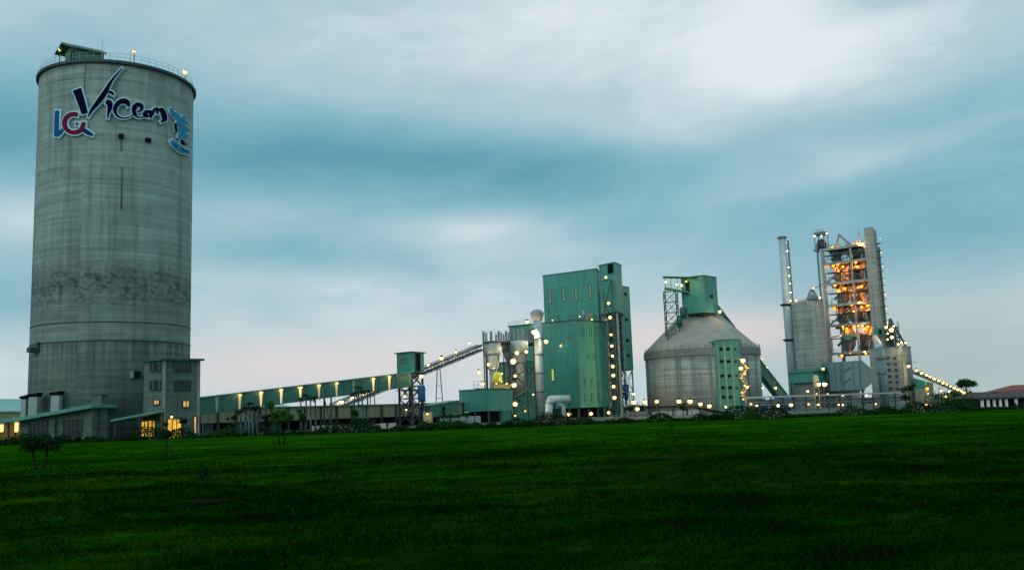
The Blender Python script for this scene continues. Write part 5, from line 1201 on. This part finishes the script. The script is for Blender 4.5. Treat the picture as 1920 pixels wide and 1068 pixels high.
MB().prism(fp, -2.6, z1-3).build('wall', M['dome'], ga_); MB().prism(fp, z1-2.997, [z1+.8, z1-.6, z1-1.2, z1+.2]).build('upper_wall', M['green'], ga_)
for px, py, k in ((1738, 728, 'o'), (1740, 738, 's')): lamp(ga_, px, py, 305, k)
for i, (px, py) in enumerate(((1764, 732), (1779, 734), (1773, 743))):
    q = P(px, py, 290); lp_ = thing('yard_lamp', ('pole lamp between the first trestles', 'pole lamp beside the second trestle', 'lowest pole lamp')[i]+' under the lamp-lined conveyor', 'street lamp', (q.x, q.y, gh(q.x, q.y)), 'pole lamps under the conveyor')
    MB().beam((q.x, q.y+.3, gh(q.x, q.y)), (q.x, q.y+.3, q.z+.4), .12).build('pole', M['steel'], lp_); lampat(lp_, q, 'p')
q = P(1703, 686, 240); sl_ = thing('tall_street_lamp', 'tall street lamp with side arm before the grey block', 'street lamp', (q.x, q.y, -1))
MB().tube((q.x-.3, q.y+.3, -1.2), (q.x-.3, q.y+.3, q.z+1.2), .12, .08, 8).build('pole', M['steel'], sl_); MB().beam((q.x-.3, q.y+.3, q.z+.9), (q.x+2.4, q.y+.3, q.z+.95), .12).build('arm', M['steel'], sl_); lampat(sl_, q, 'n')

# ================================================================== HOUSES far right
def hut(px0, px1, pye, pyr, Y_, dep, roofm, label, pxr=None, cols=0):
    a = P(px0, pye, Y_); b_ = P(px1, pye, Y_); z0 = -2.6; ze = a.z; zr_ = ZH((px0+px1)/2, pyr, Y_+dep/2)
    h = thing('house', label, 'house', ((a.x+b_.x)/2, Y_, z0), None)
    w0, w1 = a.x+.8, b_.x-.8
    MB().prism([(w0, Y_+1.8), (w1, Y_+1.8), (w1, Y_+dep-.5), (w0, Y_+dep-.5)], z0, ze).build('wall', M['black'] if cols else M['ring'], h)
    rl = min(dep/2, (b_.x-a.x)*.35)
    mb = MB(); v = [(a.x, Y_, ze), (b_.x, Y_, ze), (b_.x, Y_+dep, ze), (a.x, Y_+dep, ze), (a.x+rl, Y_+dep/2, zr_), (b_.x-rl, Y_+dep/2, zr_)]
    k = len(mb.v); mb.v += v
    for f_ in ((0, 1, 5, 4), (1, 2, 5), (2, 3, 4, 5), (3, 0, 4), (3, 2, 1, 0)): mb.face([k+i for i in f_])
    mb.build('roof', M[roofm], h); MB().prism([(a.x+.05, Y_+.05), (b_.x-.05, Y_+.05), (b_.x-.05, Y_+.25), (a.x+.05, Y_+.25)], ze-.3, ze-.003).build('eave_board', M['steel'], h)
    for i in range(cols):
        x = w0+(w1-w0)*(i+.3)/cols; MB().beam((x, Y_+.6, z0), (x, Y_+.6, ze-.003), .42).build('column', M['white'], h)
    return h
hut(1832, 1905, 746, 733.5, 175, 12, 'brown', 'low verandah house with brown hip roof and white columns', cols=5)
hut(1893, 2010, 744, 729, 181, 14, 'brown', 'second brown roofed house cut by the right frame edge', cols=5)
hut(1890, 1990, 733.5, 720, 215, 12, 'red', 'red roofed house behind the brown roofs at far right')

# ================================================================== VEGETATION
def leaves(pos, size, nrm_rand=True):
    """leaf quads at pos (N,3)"""
    n_ = len(pos); a = rng.normal(size=(n_, 3)); a /= np.linalg.norm(a, axis=1)[:, None]
    b_ = rng.normal(size=(n_, 3)); b_ -= (a*b_).sum(1)[:, None]*a; b_ /= np.linalg.norm(b_, axis=1)[:, None]
    s_ = size*rng.uniform(.6, 1.4, (n_, 1)); v = np.stack([pos-a*s_, pos-b_*s_*.45, pos+a*s_, pos+b_*s_*.45], 1)
    return v
def leafmesh(pos, size, mat, name='crown'):
    v = leaves(pos, size).reshape(-1, 3); n_ = len(v)//4
    me = bpy.data.meshes.new(name); me.vertices.add(n_*4); me.vertices.foreach_set('co', v.reshape(-1))
    me.loops.add(n_*4); me.loops.foreach_set('vertex_index', np.arange(n_*4, dtype=np.int32)); me.polygons.add(n_)
    me.polygons.foreach_set('loop_start', np.arange(0, n_*4, 4, dtype=np.int32)); me.update(); me.validate(); me.materials.append(mat); return me
def clumps(cs, n_, sq=1.0):
    out = []
    tot = sum(c_[3]**2 for c_ in cs)
    for (x, y, z, rr) in cs:
        k = max(8, int(n_*rr*rr/tot)); d = rng.normal(size=(k, 3)); d /= np.linalg.norm(d, axis=1)[:, None]
        rad = rr*rng.uniform(.25, 1, (k, 1))**.5*(1+.25*np.sin(5*d[:, :1]+3*d[:, 1:2])); out.append(np.array([[x, y, z]])+d*rad*np.array([[1, 1, .75*sq]]))
    return np.concatenate(out)
def tree(name, label, base, h, spread, n_=900, leaf=.12, mat='leaf', trunk_r=.1, cat='tree', group=None, stems=1, crown_from=.4, nc=7, stakes=False, lean=0):
    x, y = base[0], base[1]; z = float(gh(x, y)); t = thing(name, label, cat, (x, y, z), group)
    cs = []; mb = MB()
    for s_ in range(stems):
        ox = (s_-(stems-1)/2)*.35; top = Vector((x+ox*2.2+lean, y+random.uniform(-.1, .1), z+h*.72)); b0 = Vector((x+ox, y, z-.05)); m_ = b0.lerp(top, .5)+Vector((random.uniform(-.05, .05)*h*.3, 0, 0))
        mb.tube(b0, m_, trunk_r, trunk_r*.75, 8); mb.tube(m_, top, trunk_r*.75, trunk_r*.4, 8)
        for k in range(nc):
            an = random.uniform(0, 6.28); rr = spread*random.uniform(.15, .62); zz_ = z+h*random.uniform(crown_from, .88)
            p = Vector((top.x+math.cos(an)*rr, y+math.sin(an)*rr, zz_)); st_ = m_.lerp(top, random.uniform(.1, .9))
            mb.tube(st_, p, trunk_r*.35, trunk_r*.12, 5, 0, False); cs.append((p.x, p.y, p.z, spread*random.uniform(.22, .42)))
    mb.build('trunk', M['bark'], t)
    pos = clumps(cs, n_); me = leafmesh(pos-np.array([x, y, z]), leaf, M[mat]); link('crown', me, t, (x, y, z))
    if stakes:
        for k in range(3):
            an = k*2.09+.4; MB().tube((x+math.cos(an)*.5, y+math.sin(an)*.5, z), (x+math.cos(an)*.03, y+math.sin(an)*.03, z+h*.35), .02, n=5).build('stake', M['bark'], t)
    return t
def gpt(px, py): q = G0(px, py); return (q.x, q.y)
soil = plain('bare_soil', (.005, .012, .003), .95)
def soilpatch(t, x, y, rr):
    mb = MB(); n_ = 20; cz = []
    for i in range(n_):
        an = 6.283*i/n_; q = rr*(1+.25*math.sin(3*an+x)+.12*math.sin(7*an)); mb.v.append((x+math.cos(an)*q*1.6, y+math.sin(an)*q, float(gh(x+math.cos(an)*q*1.6, y+math.sin(an)*q))+.02))
    mb.v.append((x, y, float(gh(x, y))+.09))
    for i in range(n_): mb.face([i, (i+1) % n_, n_])
    mb.build('soil_mound', soil, t)
T1 = tree('young_tree', 'leafy green twin-stemmed young tree on the lawn before the beige shed', gpt(528, 834), 3.5, .95, 4200, .07, 'leafb', .07, stems=2, crown_from=.5, nc=7)
T2 = tree('shrub_tree', 'low dark spreading sapling on the lawn before the workshop', gpt(75, 881), 1.6, 1.0, 3600, .05, 'leafd', .06, stems=2, crown_from=.6, nc=7)
p = gpt(312, 862); T3 = tree('staked_sapling', 'thin staked sapling on the lawn before the lit doorways', p, 2.2, .34, 700, .05, 'leafd', .045, crown_from=.42, nc=5, stakes=True); soilpatch(T3, *p, .45)
p = gpt(381, 941); T4 = tree('sapling', 'tiny dark sapling nearest the camera on the left lawn', p, 1.05, .30, 520, .032, 'leafd', .018, crown_from=.55, nc=6); soilpatch(T4, *p, .4)
p = gpt(1264, 866); T5 = tree('sapling', 'nearly bare thin sapling on the right lawn before the dome silo', p, 1.25, .12, 60, .03, 'leafd', .022, crown_from=.6, nc=3); soilpatch(T5, *p, .5)
p = P(343, 812, 124.5); tree('ornamental_tree', 'small dark round tree in front of the stair block doorway', (p.x, p.y), 3.3, .95, 900, .1, 'leafd', .09, crown_from=.6)
for px, Y_, h_, sp_, mt, lab in ((434, 122, 2.9, .9, 'leafd', 'dark bushy tree below the gallery left of the first palms'), (498, 121, 3.1, 1.0, 'leafd', 'dark narrow tree between the first palms and the twin-stemmed tree'),
                                 (567, 122, 3.5, 1.0, 'leaf', 'dense round tree just right of the twin-stemmed tree'), (664, 121, 3.0, .9, 'leaf', 'small green tree before the beige shed near the third palm group'),
                                 (832, 122, 3.3, .55, 'leafd', 'slim dark tree before the short green gallery'), (1710, 150, 4.5, 1.6, 'leafd', 'dark round tree before the grey block'),
                                 (1283, 190, 3.0, 1.3, 'leaf', 'dark green round tree behind the raised walkway')):
    p = P(px, 800, Y_); tree('small_tree', lab, (p.x, p.y), h_, sp_, 1100, .12, mt, .09, crown_from=.42)
p = P(1808, 720, 262); tree('tall_tree', 'flat-crowned tree rising above the lamp-lined conveyor at right', (p.x, p.y), 9.9, 3.1, 2600, .28, 'leaf', .3, crown_from=.78, nc=11, lean=.4)
# young palms
def palm(px, Y_, pyt, label, group):
    p = P(px, pyt, Y_); zt_ = p.z; t = thing('young_palm', label, 'palm', (p.x, p.y, 0), group)
    MB().tube((p.x, p.y, -.05), (p.x+random.uniform(-.1, .1), p.y, zt_*.55), .16, .12, 8).tube((p.x, p.y, zt_*.55), (p.x, p.y, zt_), .12, .08, 8).build('trunk', M['palmbark'], t)
    mb = MB()
    for k in range(15):
        an = k*.7+random.random(); L_ = random.uniform(.7, 1.3); prev = Vector((p.x, p.y, zt_)); u_ = random.uniform(.5, 1.2)
        for j in range(1, 5):
            f_ = j/4; q = Vector((p.x+math.cos(an)*L_*f_*.8, p.y+math.sin(an)*L_*f_*.8, zt_+u_*f_*.9-1.0*f_*f_)); sd_ = Vector((-math.sin(an), math.cos(an), 0))*(.20*(1-f_)+.06)
            k0 = len(mb.v); mb.v += [tuple(prev-sd_), tuple(prev+sd_), tuple(q+sd_), tuple(q-sd_)]; mb.face([k0, k0+1, k0+2, k0+3]); prev = q
    mb.build('fronds', M['leafd'], t)
gl = 'young palms planted in front of the beige shed'
for px, pyt, lab in ((452, 772, 'leftmost short palm of the first palm group'), (461, 766, 'second palm of the first palm group'), (468, 757, 'tallest palm of the first palm group'), (475, 764, 'fourth palm of the first palm group'), (482, 765, 'right-hand palm of the first palm group'),
                     (564, 748, 'left-hand palm of the middle palm group'), (574, 742, 'tallest palm of the middle palm group'), (582, 748, 'third palm of the middle palm group'), (591, 746, 'right-hand palm of the middle palm group'),
                     (664, 738, 'left-hand palm of the third palm group'), (672, 727, 'tallest palm of the third palm group'), (679, 735, 'third palm of the third palm group'), (689, 734, 'right-hand palm of the third palm group')):
    palm(px, 124+random.uniform(-2, 2), pyt, lab+' under the gallery', gl)
# bushes along the lawn edge
bl = [(20, 121, 1.0, 1.6), (66, 119, 1.3, 1.4), (112, 120, .8, 1.7), (160, 121, .9, 1.4), (205, 122, .6, 1.5), (258, 121, .7, 1.3), (420, 121, 1.3, 1.4), (540, 120, .9, 1.6), (610, 120, .8, 1.5), (770, 120, 1.2, 1.9), (805, 120, 1.4, 1.5), (848, 119, 1.5, 1.7), (880, 120, 1.2, 1.8), (925, 119, 1.0, 2.0), (975, 119, .9, 1.9), (1030, 119, .8, 1.9), (1090, 119, .7, 1.9), (1160, 120, .8, 1.7), (1345, 121, 1.1, 2.0), (1400, 120, 1.2, 2.2), (1768, 140, 3.2, 2.0), (1800, 140, 2.6, 2.2)]
where = ['under the lit porch', 'before the workshop window', 'before the workshop pilaster', 'before the workshop right window', 'at the foot of the concrete pier', 'under the green canopy edge', 'left of the first palm group', 'beside the twin-stemmed tree', 'right of the middle palms', 'left of the transfer tower foot', 'right of the transfer tower foot', 'below the short green gallery', 'under the low green building left side', 'under the low green building corner', 'before the zigzag stair foot', 'before the bent duct', 'before the mill corner', 'before the green casing legs', 'below the finned tower', 'at the left end of the long canopy', 'below the lamp-lined conveyor middle', 'below the flat-crowned tree']
for (px, Y_, h_, w_), wh_ in zip(bl, where):
    p = P(px, 800, Y_); z = float(gh(p.x, p.y)); t = thing('bush', ('tall' if h_ > 1.2 else 'low')+' dark green bush '+wh_, 'bush', (p.x, p.y, z), 'bushes along the lawn edge')
    cs = [(random.uniform(-w_, w_), random.uniform(-.6, .6), h_*random.uniform(.2, .6), h_*random.uniform(.35, .5)) for _ in range(8)]
    link('foliage', leafmesh(clumps(cs, 1300), .11, M['leafd' if h_ < 1.1 or px % 2 else 'leaf']), t, (p.x, p.y, z))
# undergrowth strip and far tree line
N = 45000; x = rng.uniform(-95, 150, N); bnd = 122.5+2*np.sin(x*.13)+1.2*np.sin(x*.51); y = bnd+rng.normal(0, .8, N)
hh = (.35+1.0*np.clip(np.sin(x*.37)*np.sin(x*.11+1)+.45*np.sin(x*1.3+2)+.35, 0, 1.4))*rng.uniform(0, 1, N)
pos = np.stack([x, y, gh(x, y)+np.clip(hh, .02, None)], -1)
link('undergrowth', leafmesh(pos, .17, M['leafd'], 'undergrowth'), None, (0, 0, 0), label='ragged dark undergrowth strip along the far lawn edge', cat='undergrowth', kind='stuff')
N = 30000; x = rng.uniform(-700, 900, N); y = 640+rng.uniform(-8, 8, N); hh = (4.2+1.6*np.sin(x*.05)+1.0*np.sin(x*.17))*rng.uniform(0, 1, N)**.7
link('far_woods', leafmesh(np.stack([x, y, hh], -1), 1.3, M['leaf'], 'far_woods'), None, (0, 0, 0), label='low dark line of woods on the horizon', cat='woods', kind='stuff')
